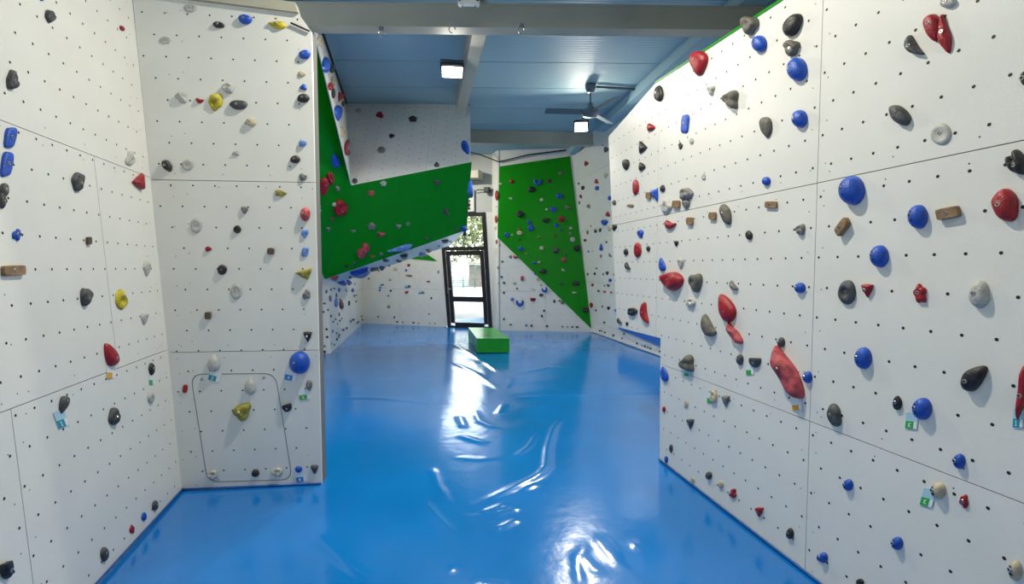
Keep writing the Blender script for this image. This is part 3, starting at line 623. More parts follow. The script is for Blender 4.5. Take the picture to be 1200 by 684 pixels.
# ---------------------------------------------------------------- climbing holds: wall, shape, colour, u, v, 2x2 plan matrix, height, seed, tall, bolt, label
HOLDS = [
["R","ln","pk",1.3707,1.0306,0.0993,0.044,-0.1239,0.0366,0.0824,437,0,1,"rightmost chalky pink long hold on the tall right wall"],
["R","eg","rd",2.3235,1.8156,0.0314,-0.0164,0.0126,0.0566,0.0385,467,0,1,"large red egg-shaped climbing hold on the tall right wall"],
["R","ln","rd",2.3972,1.1757,0.0077,-0.0135,0.0961,0.0041,0.0214,480,0,1,"large red long hold on right wall just right of the large black teardrop one"],
["R","do","bl",1.7276,1.9598,0.0585,-0.0027,-0.0091,0.0682,0.0605,463,1,1,"fifth blue dome hold from the top on the tall right wall"],
["R","dr","bk",2.2555,1.1978,0.0161,0.0336,-0.0289,0.0455,0.0358,475,0,1,"large black teardrop climbing hold on the tall right wall"],
["R","hr","bk",2.3496,1.954,0.0173,-0.0207,0.0195,0.0388,0.0319,462,0,1,"large black two-horned climbing hold on the tall right wall"],
["R","ln","rd",2.0965,2.5012,0.0138,0.0225,-0.0806,-0.0073,0.0244,457,0,1,"large red long hold on right wall just right of the dark grey bean-shaped one"],
["R","eg","lg",2.257,1.5026,0.0287,-0.0021,0.0016,0.0502,0.031,473,1,1,"large pale grey egg-shaped climbing hold on the tall right wall"],
["R","dr","rd",2.0546,2.5432,-0.0303,0.0112,0.0088,-0.0585,0.0283,456,0,1,"topmost red teardrop hold on the tall right wall"],
["R","dr","rd",0.8321,1.3423,0.0606,-0.0625,0.0355,0.0833,0.0461,429,0,1,"large red teardrop hold on right wall just below the grey bean-shaped one"],
["R","do","bl",2.0298,1.8067,0.0344,-0.002,-0.0035,0.0491,0.0403,465,1,1,"large blue dome hold on right wall just left of the large wooden block one"],
["R","do","bl",1.3759,2.6516,0.0592,-0.0024,-0.0234,0.0622,0.0537,405,1,1,"large blue dome hold on right wall just below the large black egg-shaped one"],
["R","dr","rd",0.474,3.0493,-0.1007,0.003,0.0409,-0.0887,0.0524,406,0,1,"large red teardrop hold on right wall just above the pale grey three-lobed one"],
["R","ln","rd",0.1563,1.4971,0.1518,0.035,-0.0268,0.0731,0.0648,425,0,1,"large red long hold on right wall just below the pale grey teardrop one"],
["R","eg","bk",1.3364,2.9003,0.0322,0.0495,-0.0475,0.0294,0.0448,402,0,1,"large black egg-shaped climbing hold on the tall right wall"],
["F","do","bl",0.8456,0.9054,0.0717,0.0018,-0.0014,0.0833,0.0734,66,1,1,"large blue dome climbing hold on the hatch wall"],
["R","eg","dg",1.9352,2.2434,0.0178,-0.0389,0.0199,0.0474,0.0351,459,0,1,"topmost dark grey egg-shaped hold on the tall right wall"],
["R","dc","lg",2.098,2.12,0.0381,-0.0018,-0.0102,0.042,0.0091,460,1,1,"pale grey flat disc climbing hold on the tall right wall"],
["R","do","bl",2.0786,1.0293,0.0328,-0.0019,0.0095,0.0448,0.0393,477,1,1,"sixth blue dome hold from the bottom on the tall right wall"],
["R","dn","dg",1.7143,1.4831,0.0448,-0.0023,0.0022,0.0584,0.0217,470,1,1,"large dark grey ring climbing hold on the tall right wall"],
["R","do","bl",1.872,1.65,0.0375,-0.002,-0.0009,0.0495,0.041,468,1,1,"seventh blue dome hold from the top on the tall right wall"],
["R","bn","dg",1.9815,2.5008,0.0316,0.0172,-0.0507,0.0079,0.0327,458,0,1,"dark grey bean-shaped climbing hold on the tall right wall"],
["R","do","bl",1.8133,1.1865,0.0364,-0.002,0.0068,0.0506,0.0389,474,1,1,"ninth blue dome hold from the top on the tall right wall"],
["R","ln","pk",0.9189,1.1829,0.069,0.0215,-0.0604,0.0217,0.0479,430,0,1,"large chalky pink long hold on right wall just below the grey bean-shaped one"],
["R","tr","gb",0.9998,3.0575,0.0707,-0.0021,-0.0339,0.0577,0.0465,401,0,1,"topmost brownish grey three-lobed hold on the tall right wall"],
["R","bk","wd",2.1425,1.8091,0.0379,-0.0051,0.0042,0.0211,0.0189,466,0,1,"large wooden block climbing hold on the tall right wall"],
["R","bn","gb",0.6462,1.1806,0.0708,0.0225,-0.0553,0.0485,0.0456,431,0,1,"large brownish grey bean-shaped climbing hold on the tall right wall"],
["L","dr","rd",-0.7299,1.1111,0.044,-0.0336,0.0179,0.0672,0.034,19,0,1,"large red teardrop climbing hold on the near left wall"],
["L","pl","bl",-1.3373,2.047,0.0332,0.0093,0.0068,0.0558,0.0153,6,1,1,"large blue slab-like climbing hold on the near left wall"],
["R","eg","dg",1.6705,0.8783,0.0317,-0.0201,0.023,0.0498,0.03,479,0,1,"second dark grey egg-shaped hold from the top on the tall right wall"],
["F","rk","ol",0.4313,0.5491,0.0637,0.0019,-0.0019,0.0688,0.0445,70,0,1,"olive yellow knobbly hold on hatch wall just left of the black half-moon one"],
["R","tr","gb",0.8413,2.6675,0.0722,-0.0302,-0.0058,0.0638,0.0454,409,0,1,"brownish grey three-lobed hold on right wall just right of the pale grey three-lobed one"],
["R","bk","wd",1.6879,1.794,0.0253,-0.0107,0.029,0.0176,0.0285,464,0,1,"second wooden block hold from the right on the tall right wall"],
["R","tr","gb",1.3331,2.7801,0.0527,-0.0017,-0.023,0.0449,0.0363,404,0,1,"brownish grey three-lobed hold on right wall just below the large black egg-shaped one"],
["R","do","bl",1.4012,2.3863,0.0463,-0.0018,-0.0138,0.0473,0.0423,411,1,1,"blue dome hold on right wall just right of the brownish grey teardrop one"],
["L","pl","bl",-1.2976,2.1687,0.0343,0.0079,0.0088,0.0473,0.0155,5,1,1,"blue slab-like climbing hold on the near left wall"],
["L","hm","bk",-1.6152,0.4039,0.0251,-0.005,-0.0055,0.0372,0.0253,28,0,1,"black half-moon climbing hold on the near left wall"],
["R","do","be",2.4034,0.5598,0.0166,-0.0015,0.0105,0.0352,0.0234,487,1,1,"lowest beige dome hold on the tall right wall"],
["L","jg","dg",-1.2465,2.435,0.0269,0.0076,0.0099,0.0457,0.0269,4,1,1,"second dark grey pocketed jug hold from the top on the near left wall"],
["R","tr","gb",0.4923,1.4881,0.0738,-0.0192,0.0114,0.0663,0.043,426,0,1,"brownish grey three-lobed hold on right wall just left of the grey bean-shaped one"],
["R","dr","gb",1.1537,2.4116,-0.0454,0.0156,0.0065,-0.0636,0.0296,412,0,1,"brownish grey teardrop climbing hold on the tall right wall"],
["R","tr","gb",0.4035,0.8757,0.0782,-0.0476,0.048,0.0467,0.0482,436,0,1,"brownish grey three-lobed hold on right wall just above the beige knobbly one"],
["L","bk","wd",-1.3802,1.5902,0.0613,0.0027,0.0014,0.0215,0.0162,14,0,1,"large wooden block climbing hold on the near left wall"],
["L","pn","yl",-0.544,1.4129,0.0617,-0.0132,0.0061,0.0614,0.0216,16,0,1,"yellow notched pinch climbing hold on the near left wall"],
["L","jg","dg",-0.845,2.056,0.0485,0.0098,0.0083,0.0522,0.0321,8,1,1,"third dark grey pocketed jug hold from the top on the near left wall"],
["R","do","bl",1.0825,2.9146,0.0545,-0.0018,-0.0242,0.0501,0.0448,403,1,1,"blue dome hold on right wall just left of the large black egg-shaped one"],
["R","st","rd",2.0483,1.496,0.0243,-0.0077,0.0064,0.0398,0.0171,472,0,1,"red star-shaped climbing hold on the tall right wall"],
["R","eg","gb",0.8081,1.9506,0.0346,-0.0437,0.0227,0.0678,0.0336,416,0,1,"brownish grey egg-shaped climbing hold on the tall right wall"],
["R","do","be",2.1507,0.7231,0.0239,-0.0014,0.0111,0.0332,0.0296,483,1,1,"topmost beige dome hold on the tall right wall"],
["F","pn","yl",0.3156,2.7596,0.0483,0.0018,0.0016,0.0603,0.0286,41,1,1,"yellow notched pinch climbing hold on the hatch wall"],
["R","jg","lg",2.1046,2.6206,0.0273,-0.0012,-0.0144,0.0283,0.0242,455,0,1,"topmost pale grey pocketed jug hold on the tall right wall"],
["G1","jg","rd",0.0109,-0.4276,0.1276,-0.082,0.0172,0.1488,0.0981,105,1,1,"red pocketed jug climbing hold on the green overhang's side"],
["L","hr","dg",-0.8927,1.4476,0.0399,0.0091,-0.0024,0.0474,0.029,15,1,1,"dark grey two-horned climbing hold on the near left wall"],
["L","wg","rd",-0.1547,2.1886,-0.0568,-0.0466,0.0164,-0.0538,0.0355,10,0,1,"red triangular climbing hold on the near left wall"],
["L","jg","dg",-0.7594,0.7659,0.0466,0.0098,-0.0143,0.0477,0.0315,22,1,1,"lowest dark grey pocketed jug hold on the near left wall"],
["U","hm","bl",1.0552,0.2922,0.1548,-0.7511,0.1401,0.2508,0.0905,145,0,1,"blue half-moon climbing hold on the overhang's white underside"],
["F","dr","lg",0.2491,0.9127,0.0399,0.0018,-0.0008,0.0615,0.0339,65,1,1,"pale grey teardrop hold on hatch wall above and right of the red slab-like one"],
["R","bn","rd",-0.2909,1.1924,0.0446,0.0569,-0.0903,0.0226,0.0346,398,0,1,"red bean-shaped hold on right wall just right of the black pocketed jug one"],
["G2","ln","lb",0.8963,-1.2504,0.2187,-0.0358,0.0763,0.0569,0.0635,131,0,1,"large light blue long climbing hold on the green overhang face"],
["G2","hb","pk",0.2493,-1.3127,0.079,-0.0566,0.136,0.0797,0.0812,125,0,1,"chalky pink bone-shaped climbing hold on the green overhang face"],
["F","wg","ol",0.8986,1.5464,0.057,-0.0137,0.0188,0.0363,0.0326,60,0,1,"olive yellow triangular climbing hold on the hatch wall"],
["L","dr","dg",-1.164,0.9468,-0.0221,-0.0261,0.018,-0.0347,0.0206,21,0,1,"dark grey teardrop climbing hold on the near left wall"],
["R","do","bl",2.2181,0.8678,0.0179,-0.0012,0.0072,0.029,0.0229,481,1,1,"fifth blue dome hold from the bottom on the tall right wall"],
["R","rk","lg",0.0605,2.1003,0.0844,-0.0019,-0.0106,0.0617,0.0324,382,1,1,"pale grey knobbly climbing hold on the tall right wall"],
["F","dr","lg",0.494,0.7387,0.0377,0.0016,-0.0009,0.0599,0.0311,69,1,1,"pale grey teardrop hold on hatch wall just left of the black half-moon one"],
["R","jg","gy",0.3456,2.1477,0.0814,-0.0016,-0.0121,0.0474,0.0405,385,0,1,"grey pocketed jug hold on right wall just above the grey teardrop one"],
["F","dc","lg",0.417,1.4292,0.0386,0.0016,-0.0002,0.0574,0.009,61,1,1,"lowest pale grey flat disc hold on the hatch wall"],
["G1","dr","rd",-0.4747,-0.1142,-0.0786,0.0605,0.0041,-0.1607,0.053,103,0,1,"red teardrop climbing hold on the green overhang's side"],
["R","wg","rd",1.819,1.4952,0.0275,-0.0012,0.0013,0.0308,0.0224,471,1,1,"red triangular hold on right wall just right of the large dark grey ring one"],
["F","dc","lg",0.1595,1.8973,0.0396,0.0016,0.0003,0.0522,0.0093,52,1,1,"pale grey flat disc hold on hatch wall just above the small red knobbly one"],
["F","eg","dg",0.4678,2.7466,0.06,0.0009,0.002,0.0326,0.0273,42,0,1,"dark grey egg-shaped climbing hold on the hatch wall"],
["R","pl","bl",0.3014,2.6772,0.0569,-0.0023,-0.0164,0.0698,0.0172,410,1,1,"lowest blue slab-like hold on the tall right wall"],
["R","eg","bk",-0.0944,3.0382,0.0704,-0.0021,-0.0245,0.0671,0.0345,407,1,1,"third black egg-shaped hold from the top on the tall right wall"],
["R","do","bl",1.9997,0.4224,0.0215,-0.0012,0.0124,0.0285,0.0249,485,1,1,"third blue dome hold from the bottom on the tall right wall"],
["F","ln","yl",0.7443,3.3104,0.0622,0.0056,-0.0076,0.0277,0.0256,32,0,1,"yellow long climbing hold on the hatch wall"],
["L","rk","lg",-0.2464,2.3089,0.0624,0.0106,0.0135,0.0495,0.0227,9,1,1,"pale grey knobbly climbing hold on the near left wall"],
["L","jg","dg",-0.9194,2.8648,0.0322,0.0062,0.0158,0.0347,0.0256,2,1,1,"topmost dark grey pocketed jug hold on the near left wall"],
["L","jg","dg",-1.3882,1.8863,0.0156,0.006,0.0021,0.0365,0.0164,11,1,1,"dark grey pocketed jug hold on near left wall just above the blue knobbly one"],
["R","pl","bl",0.2984,2.6795,0.051,-0.0022,-0.0147,0.0681,0.0155,389,1,1,"topmost blue slab-like hold on the tall right wall"],
["F","jg","lg",0.4019,2.8598,0.041,0.0011,0.0015,0.0377,0.0341,38,0,1,"pale grey pocketed jug hold on hatch wall just right of the red bean-shaped one"],
["L","eg","dg",-1.3729,1.9313,0.0206,0.0051,0.0032,0.0306,0.0174,7,1,1,"dark grey egg-shaped hold on near left wall just below the large blue slab-like one"],
["F","eg","bl",0.5287,3.3366,0.0451,0.0066,-0.0055,0.0319,0.0287,31,0,1,"topmost blue egg-shaped hold on the hatch wall"],
["S","do","bl",-1.7947,1.1312,0.4357,0.1466,0.1741,0.153,0.0517,81,1,1,"blue dome climbing hold on the white overhang edge strip"],
["F","rk","lg",0.0858,2.7871,0.0376,0.0013,0.0013,0.0404,0.0271,39,0,1,"pale grey knobbly hold on hatch wall just left of the red bean-shaped one"],
["R","eg","bk",1.9754,1.0241,0.0173,-0.0013,0.0048,0.0308,0.0167,476,1,1,"third black egg-shaped hold from the bottom on the tall right wall"],
["S","dr","bl",-0.8531,0.8554,-0.6448,-0.1893,-0.1979,-0.1652,0.0471,88,0,1,"blue teardrop climbing hold on the white overhang edge strip"],
["F","do","pk",0.907,1.9856,0.0346,0.001,0.0004,0.0491,0.0352,54,1,1,"chalky pink dome climbing hold on the hatch wall"],
["R","rk","rd",2.238,0.7215,0.0144,-0.0011,0.007,0.0268,0.0118,484,1,1,"rightmost red knobbly hold on the tall right wall"],
["F","dc","lg",0.1161,2.3211,0.0393,0.0013,0.0008,0.0396,0.0088,48,0,1,"third pale grey flat disc hold from the top on the hatch wall"],
["L","eg","dg",-0.9893,0.0951,0.0266,0.0072,-0.016,0.0361,0.0192,27,1,1,"lowest dark grey egg-shaped hold on the near left wall"],
["G1","dr","bl",-0.5135,0.3493,0.0603,-0.0772,0.0272,0.1033,0.0497,101,0,1,"blue teardrop climbing hold on the green overhang's side"],
["F","eg","bk",-0.0182,2.3112,0.0246,-0.0219,0.0136,0.0375,0.0303,47,0,1,"second black egg-shaped hold from the bottom on the hatch wall"],
["R","hm","dg",1.1101,1.0279,0.0485,-0.0011,0.0095,0.0306,0.0241,435,0,1,"dark grey half-moon climbing hold on the tall right wall"],
["R","dr","bl",0.0579,0.7301,0.0468,-0.033,0.0228,0.0553,0.0258,439,0,1,"blue teardrop hold on right wall above and left of the beige knobbly one"],
["W2","dr","bl",1.7656,0.8948,-0.0474,0.0634,-0.0659,-0.1548,0.0557,97,0,1,"blue teardrop climbing hold on the white overhang top"],
["R","do","bl",1.7582,0.5682,0.0232,-0.0011,0.0105,0.028,0.0242,482,1,1,"fourth blue dome hold from the bottom on the tall right wall"],
["R","do","bl",1.4346,1.4926,0.0326,-0.0011,0.0013,0.0286,0.0273,432,0,1,"eighth blue dome hold from the top on the tall right wall"],
["R","eg","bk",2.3545,2.2356,0.0102,-0.001,-0.0038,0.0242,0.0114,461,1,1,"second black egg-shaped hold from the top on the tall right wall"],
["L","dr","lg",-0.1797,1.5963,-0.0438,-0.0115,0.0001,-0.0513,0.02,17,0,1,"topmost pale grey teardrop hold on the near left wall"],
["L","rk","bl",-1.3298,1.7457,0.0231,0.0046,0.0015,0.0275,0.0137,12,1,1,"blue knobbly climbing hold on the near left wall"],
["R","do","bl",1.5023,1.0283,0.0263,-0.0012,0.0059,0.0314,0.0248,438,1,1,"eighth blue dome hold from the bottom on the tall right wall"],
["F","dc","lg",0.1694,3.3984,0.0426,0.001,0.0022,0.0305,0.0069,29,0,1,"topmost pale grey flat disc hold on the hatch wall"],
["R","hm","rd",-0.4202,1.7593,-0.002,-0.0483,0.0681,0.0017,0.0287,393,0,1,"red half-moon hold on right wall just below the blue knobbly one"],
["F","eg","bl",0.9265,3.1133,0.0402,0.0007,0.0017,0.0321,0.0276,34,0,1,"blue egg-shaped hold on hatch wall just above the beige knobbly one"],
["R","jg","be",0.7198,0.7182,0.0341,-0.0017,0.0091,0.0483,0.0239,446,1,1,"beige pocketed jug climbing hold on the tall right wall"],
["R","wg","bk",-0.3528,2.661,-0.0016,-0.0658,0.0564,0.0159,0.0299,375,0,1,"topmost black triangular hold on the tall right wall"],
["R","wg","bl",-0.1241,2.2061,0.0605,-0.0329,0.0035,0.0527,0.0286,380,0,1,"blue triangular climbing hold on the tall right wall"],
["F","eg","bk",0.9124,2.8092,0.0423,0.0007,0.0014,0.031,0.026,37,0,1,"black egg-shaped hold on hatch wall just below the small blue knobbly one"],
["F","jg","lg",0.6668,0.0964,0.043,0.0008,-0.0018,0.0316,0.0286,74,0,1,"second pale grey pocketed jug hold from the top on the hatch wall"],
["R","bn","rd",0.1126,1.9377,0.0822,0.0119,-0.0167,0.0325,0.0293,418,0,1,"red bean-shaped hold on right wall just below the pale grey knobbly one"],
["R","jg","gy",1.4231,1.8001,0.0298,-0.0011,-0.0023,0.0285,0.0235,421,1,1,"second grey pocketed jug hold from the left on the tall right wall"],
["F","jg","lg",0.2162,0.0942,0.037,0.001,-0.0016,0.0336,0.03,72,0,1,"lowest pale grey pocketed jug hold on the hatch wall"],
["E","dr","bl",2.0503,0.4389,1.3279,-0.2839,-0.2158,0.1694,0.0329,154,1,1,"blue teardrop climbing hold on the overhang's outer edge"],
["R","do","bl",1.5034,1.0283,0.0245,-0.0012,0.0055,0.03,0.0232,478,1,1,"seventh blue dome hold from the bottom on the tall right wall"],
["R","hm","rd",-0.4772,2.3322,-0.0021,-0.0422,0.0718,0.0068,0.0247,378,0,1,"red half-moon hold on right wall above and left of the small wooden block one"],
["R","do","bl",1.6339,0.1371,0.0234,-0.0011,0.0142,0.0272,0.0233,486,1,1,"blue dome hold on right wall just right of the small blue dome one"],
["R","dr","bl",-0.0058,1.6268,0.0468,-0.0243,0.008,0.0553,0.0234,423,0,1,"blue teardrop hold on right wall just left of the pale grey teardrop one"],
["R","wg","gy",0.8471,0.721,0.0374,-0.0014,0.0103,0.0386,0.0217,447,1,1,"grey triangular climbing hold on the tall right wall"],
["G1","hr","rd",-0.44,0.0481,0.0499,-0.0693,0.0213,0.0965,0.0459,102,0,1,"red two-horned climbing hold on the green overhang's side"],
["F","dn","bk",0.3252,1.5847,0.0318,0.0011,-0.0,0.0366,0.0173,59,1,1,"lowest black ring hold on the hatch wall"],
["F","eg","be",0.55,2.6304,0.0331,0.011,-0.0115,0.0291,0.0258,43,0,1,"beige egg-shaped climbing hold on the hatch wall"],
["F","wg","bk",0.9061,1.0927,0.0312,0.0008,-0.0004,0.0399,0.025,64,1,1,"black triangular climbing hold on the hatch wall"],
["R","jg","lg",0.426,1.3433,0.0548,-0.0011,0.0039,0.0339,0.0289,427,0,1,"pale grey pocketed jug hold on right wall just below the pale grey teardrop one"],
["S","cr","rd",0.0248,0.5901,-0.1438,0.6241,-0.1596,0.1715,0.0277,90,0,1,"red horseshoe climbing hold on the white overhang edge strip"],
["F","hm","bk",0.7502,0.5713,0.0321,-0.0097,0.0105,0.0281,0.0268,71,0,1,"black half-moon climbing hold on the hatch wall"],
["R","wg","rd",1.1789,0.1404,0.0331,-0.0011,0.0169,0.0299,0.021,452,1,1,"lowest red triangular hold on the tall right wall"],
["S","rk","be",-2.0832,1.2676,0.2733,-0.0934,0.1339,0.0409,0.0233,80,0,1,"beige knobbly hold on overhang edge strip just above the blue dome one"],
["R","tr","lg",0.6144,2.8103,0.0409,-0.0012,-0.0145,0.0352,0.0241,408,1,1,"pale grey three-lobed climbing hold on the tall right wall"],
["R","eg","bk",1.4154,0.1409,0.0242,-0.0012,0.0134,0.0307,0.018,453,1,1,"second black egg-shaped hold from the bottom on the tall right wall"],
["R","bk","wd",1.2092,1.9596,0.0446,-0.0007,-0.0057,0.0191,0.0136,419,0,1,"third wooden block hold from the right on the tall right wall"],
["L","dr","lg",-0.2885,1.2705,-0.0366,-0.0085,0.0038,-0.0383,0.0181,18,0,1,"pale grey teardrop hold on near left wall just above the black egg-shaped one"],
["L","eg","lg",-0.3199,0.7546,0.0355,0.0085,-0.0095,0.0374,0.0193,23,1,1,"pale grey egg-shaped climbing hold on the near left wall"],
["R","dr","bk",-0.7026,2.5814,-0.0716,0.0015,0.0148,-0.0533,0.0283,376,0,1,"black teardrop climbing hold on the tall right wall"],
["R","bn","gy",0.8972,1.4793,0.0358,0.0116,-0.0236,0.0182,0.0236,428,0,1,"grey bean-shaped climbing hold on the tall right wall"],
["R","jg","bk",-0.5229,1.1879,0.0947,-0.0011,0.0086,0.0385,0.0328,397,0,1,"black pocketed jug climbing hold on the tall right wall"],
["R","wg","dg",0.4453,0.4366,0.0439,-0.0013,0.0142,0.0394,0.0229,442,1,1,"dark grey triangular climbing hold on the tall right wall"],
["L","eg","bk",-0.2665,0.9335,0.0338,0.0091,-0.007,0.04,0.0181,20,1,1,"black egg-shaped climbing hold on the near left wall"],
["F","rk","ol",0.7398,2.1341,0.0429,0.0006,0.0006,0.0243,0.016,50,0,1,"topmost olive yellow knobbly hold on the hatch wall"],
["R","do","dg",0.9751,1.0214,0.0287,-0.0013,0.0054,0.0353,0.0228,434,1,1,"dark grey dome hold on right wall just left of the dark grey half-moon one"],
["F","dc","lg",-0.0051,3.1711,0.0368,0.0008,0.0017,0.0248,0.0056,33,0,1,"second pale grey flat disc hold from the top on the hatch wall"],
["R","dr","gy",0.338,2.0724,-0.0482,0.0012,0.0062,-0.0363,0.0242,386,0,1,"grey teardrop climbing hold on the tall right wall"],
["R","do","dg",1.3133,1.1822,0.024,-0.0011,0.0037,0.0291,0.0213,433,1,1,"topmost dark grey dome hold on the tall right wall"],
["F","eg","bk",0.3522,3.2918,0.0384,0.0045,-0.0045,0.0209,0.0191,30,0,1,"topmost black egg-shaped hold on the hatch wall"],
["F","eg","bk",0.846,2.3763,0.0345,0.0006,0.0008,0.0278,0.0229,45,0,1,"black egg-shaped hold on hatch wall just below the light blue egg-shaped one"],
["F","rk","gy",0.9022,1.4061,0.0275,0.0008,-0.0001,0.0374,0.0189,62,1,1,"grey knobbly hold on hatch wall just below the olive yellow triangular one"],
["R","rk","rd",0.934,0.1395,0.0368,-0.0011,0.0173,0.0323,0.0172,451,1,1,"leftmost red knobbly hold on the tall right wall"],
["R","do","bl",1.1642,2.1011,0.0307,-0.0009,-0.0053,0.0254,0.0243,413,0,0,"fourth blue dome hold from the top on the tall right wall"],
["R","dr","lg",0.2783,1.6331,-0.0395,0.0014,0.0003,-0.0428,0.0195,424,0,1,"pale grey teardrop climbing hold on the tall right wall"],
["S","wg","rd",0.0049,1.3576,0.6514,0.4694,0.202,0.2242,0.0445,86,0,1,"red triangular climbing hold on the white overhang edge strip"],
["F","wg","dg",0.9343,0.1023,0.0278,0.0007,-0.0012,0.034,0.0222,76,1,0,"dark grey triangular climbing hold on the hatch wall"],
["F","pl","lb",0.8987,1.7146,0.0254,0.0007,0.0001,0.035,0.0134,58,1,1,"light blue slab-like climbing hold on the hatch wall"],
["R","wg","rd",-0.2182,2.7973,-0.0011,-0.0611,0.0352,0.0172,0.0265,374,0,0,"red triangular hold on right wall above and right of the black teardrop one"],
["L","eg","dg",-0.4138,0.0766,0.032,0.007,-0.0158,0.0305,0.0176,24,1,1,"second dark grey egg-shaped hold from the top on the near left wall"],
["R","eg","bk",1.0293,1.7988,0.0253,-0.0123,0.0064,0.0277,0.0186,420,0,0,"black egg-shaped hold on right wall below and right of the brownish grey egg-shaped one"],
["F","eg","gy",0.9084,0.7342,0.0216,0.0008,-0.0005,0.0401,0.0185,68,1,1,"grey egg-shaped climbing hold on the hatch wall"],
["F","rk","lb",0.8994,1.8462,0.0254,0.0007,0.0002,0.0329,0.0174,55,1,0,"light blue knobbly climbing hold on the hatch wall"],
["R","bk","wd",0.2086,2.0915,0.0489,-0.0009,-0.0063,0.0285,0.0204,383,0,0,"wooden block hold on right wall just right of the pale grey knobbly one"],
["R","bk","wd",0.6696,1.9524,0.0368,-0.0009,-0.0039,0.0255,0.0182,415,0,0,"wooden block hold on right wall just left of the brownish grey egg-shaped one"],
["S","rk","be",-0.4652,0.704,0.5044,0.1518,0.1365,0.123,0.0277,89,1,1,"beige knobbly hold on overhang edge strip just above the red horseshoe one"],
["S","eg","bk",-0.9273,1.4311,0.4552,0.1107,0.1789,0.1064,0.0378,82,1,1,"black egg-shaped hold on overhang edge strip just right of the blue dome one"],
["R","wg","bk",-0.3723,2.4966,-0.0012,-0.0527,0.04,0.0107,0.0238,377,0,0,"black triangular hold on right wall just right of the black teardrop one"],
["F","rk","gy",0.8981,2.2523,0.0272,0.0006,0.0005,0.0284,0.0187,49,0,0,"grey knobbly hold on hatch wall just below the light blue egg-shaped one"],
["F","dn","bk",0.4356,1.8734,0.0263,0.0008,0.0002,0.0284,0.0142,53,0,0,"black ring hold on hatch wall just below the small grey knobbly one"],
["F","eg","bk",0.5143,0.0931,0.0266,0.0007,-0.0011,0.0285,0.0234,73,0,0,"lowest black egg-shaped hold on the hatch wall"],
["R","bk","wd",0.3984,1.9427,0.0375,-0.0009,-0.0035,0.0276,0.0197,417,0,0,"third wooden block hold from the left on the tall right wall"],
["G2","st","gy",0.3591,-0.7666,0.0661,-0.0049,0.0028,0.0712,0.0376,120,0,0,"grey star-shaped climbing hold on the green overhang face"],
["R","rk","bl",-0.3978,1.9048,0.0607,-0.0011,-0.0042,0.0386,0.0197,392,1,0,"blue knobbly climbing hold on the tall right wall"],
["R","eg","bk",1.8349,0.1424,0.0193,-0.0006,0.0128,0.0154,0.0123,488,0,0,"lowest black egg-shaped hold on the tall right wall"],
["R","do","dg",0.6834,0.149,0.0319,-0.001,0.0138,0.0287,0.0233,448,1,0,"dark grey dome hold on right wall just right of the small beige knobbly one"],
["GR","cr","bl",1.0351,3.7466,0.1078,-0.0002,-0.0026,0.0831,0.0501,233,0,0,"blue horseshoe climbing hold on the tall green slab"],
["G2","bn","dg",1.6118,-0.4235,0.0641,0.0145,-0.0672,0.0429,0.0468,117,0,0,"dark grey bean-shaped climbing hold on the green overhang face"],
["U","wg","pk",0.3492,0.0287,0.1387,-0.3875,0.0318,0.1643,0.0406,146,0,1,"chalky pink triangular climbing hold on the overhang's white underside"],
["GR","jg","bk",0.5835,2.9597,0.0893,0.0515,-0.0432,0.0717,0.0734,246,0,0,"black pocketed jug hold on tall green slab just left of the black triangular one"],
["F","rk","gy",0.4893,2.0093,0.0247,0.0007,0.0003,0.0262,0.0172,51,0,0,"small grey knobbly climbing hold on the hatch wall"],
["L","bk","wb",-0.8075,1.7479,0.0184,0.0025,0.0022,0.0206,0.013,13,0,0,"brown wooden block climbing hold on the near left wall"],
["F","eg","lb",0.8995,2.4903,0.0268,0.0005,0.0007,0.0236,0.0196,44,0,0,"light blue egg-shaped climbing hold on the hatch wall"],
["W2","st","bk",0.8063,1.6432,0.0748,-0.0073,0.0011,0.0775,0.0335,94,0,0,"black star-shaped climbing hold on the white overhang top"],
["W2","rk","rd",0.2102,1.7454,0.0648,-0.0124,0.001,0.0939,0.0412,93,0,0,"small red knobbly climbing hold on the white overhang top"],
["W2","do","gy",0.3629,0.817,0.0631,-0.0093,0.0007,0.0715,0.0545,96,0,0,"grey dome climbing hold on the white overhang top"],
["L","rk","rd",-0.7012,0.0761,0.0259,0.0053,-0.0141,0.0248,0.0108,26,1,0,"red knobbly climbing hold on the near left wall"],
["BR","cr","bl",0.5846,0.6879,0.1014,-0.0001,0.001,0.0833,0.0501,294,0,0,"blue horseshoe climbing hold on the white wall below the green slab"],
["F","bk","wb",0.2217,1.2573,0.0193,0.0008,-0.0002,0.0258,0.0171,63,1,0,"lowest brown wooden block hold on the hatch wall"],
["F","eg","bl",0.8203,0.1077,0.0256,0.0005,-0.0011,0.0247,0.0203,75,0,0,"small blue egg-shaped climbing hold on the hatch wall"],
["V","dr","pu",1.3034,0.823,0.2276,-0.1163,-0.003,0.119,0.0394,181,0,1,"dark maroon teardrop climbing hold on the shadowed recess side wall"],
["R","jg","gy",1.4402,1.8029,0.0132,-0.0011,-0.001,0.0279,0.0105,469,1,1,"rightmost grey pocketed jug hold on the tall right wall"],
["S","eg","be",-0.977,1.2419,0.3044,0.1215,0.1121,0.1144,0.026,83,1,1,"beige egg-shaped climbing hold on the white overhang edge strip"],
["S","eg","rd",-1.5093,0.9811,0.3657,0.0777,0.131,0.0759,0.032,84,1,0,"red egg-shaped climbing hold on the white overhang edge strip"],
["GR","eg","bk",0.8842,3.5713,0.1084,-0.0001,-0.0024,0.0715,0.0582,234,0,0,"black egg-shaped hold on tall green slab below and left of the blue horseshoe one"],
["L","eg","bl",-0.5583,0.0777,0.0244,0.0054,-0.0127,0.0243,0.014,25,1,0,"blue egg-shaped climbing hold on the near left wall"],
["F","bn","rd",0.2101,2.7663,0.027,0.0037,-0.0037,0.0174,0.016,40,0,0,"red bean-shaped climbing hold on the hatch wall"],
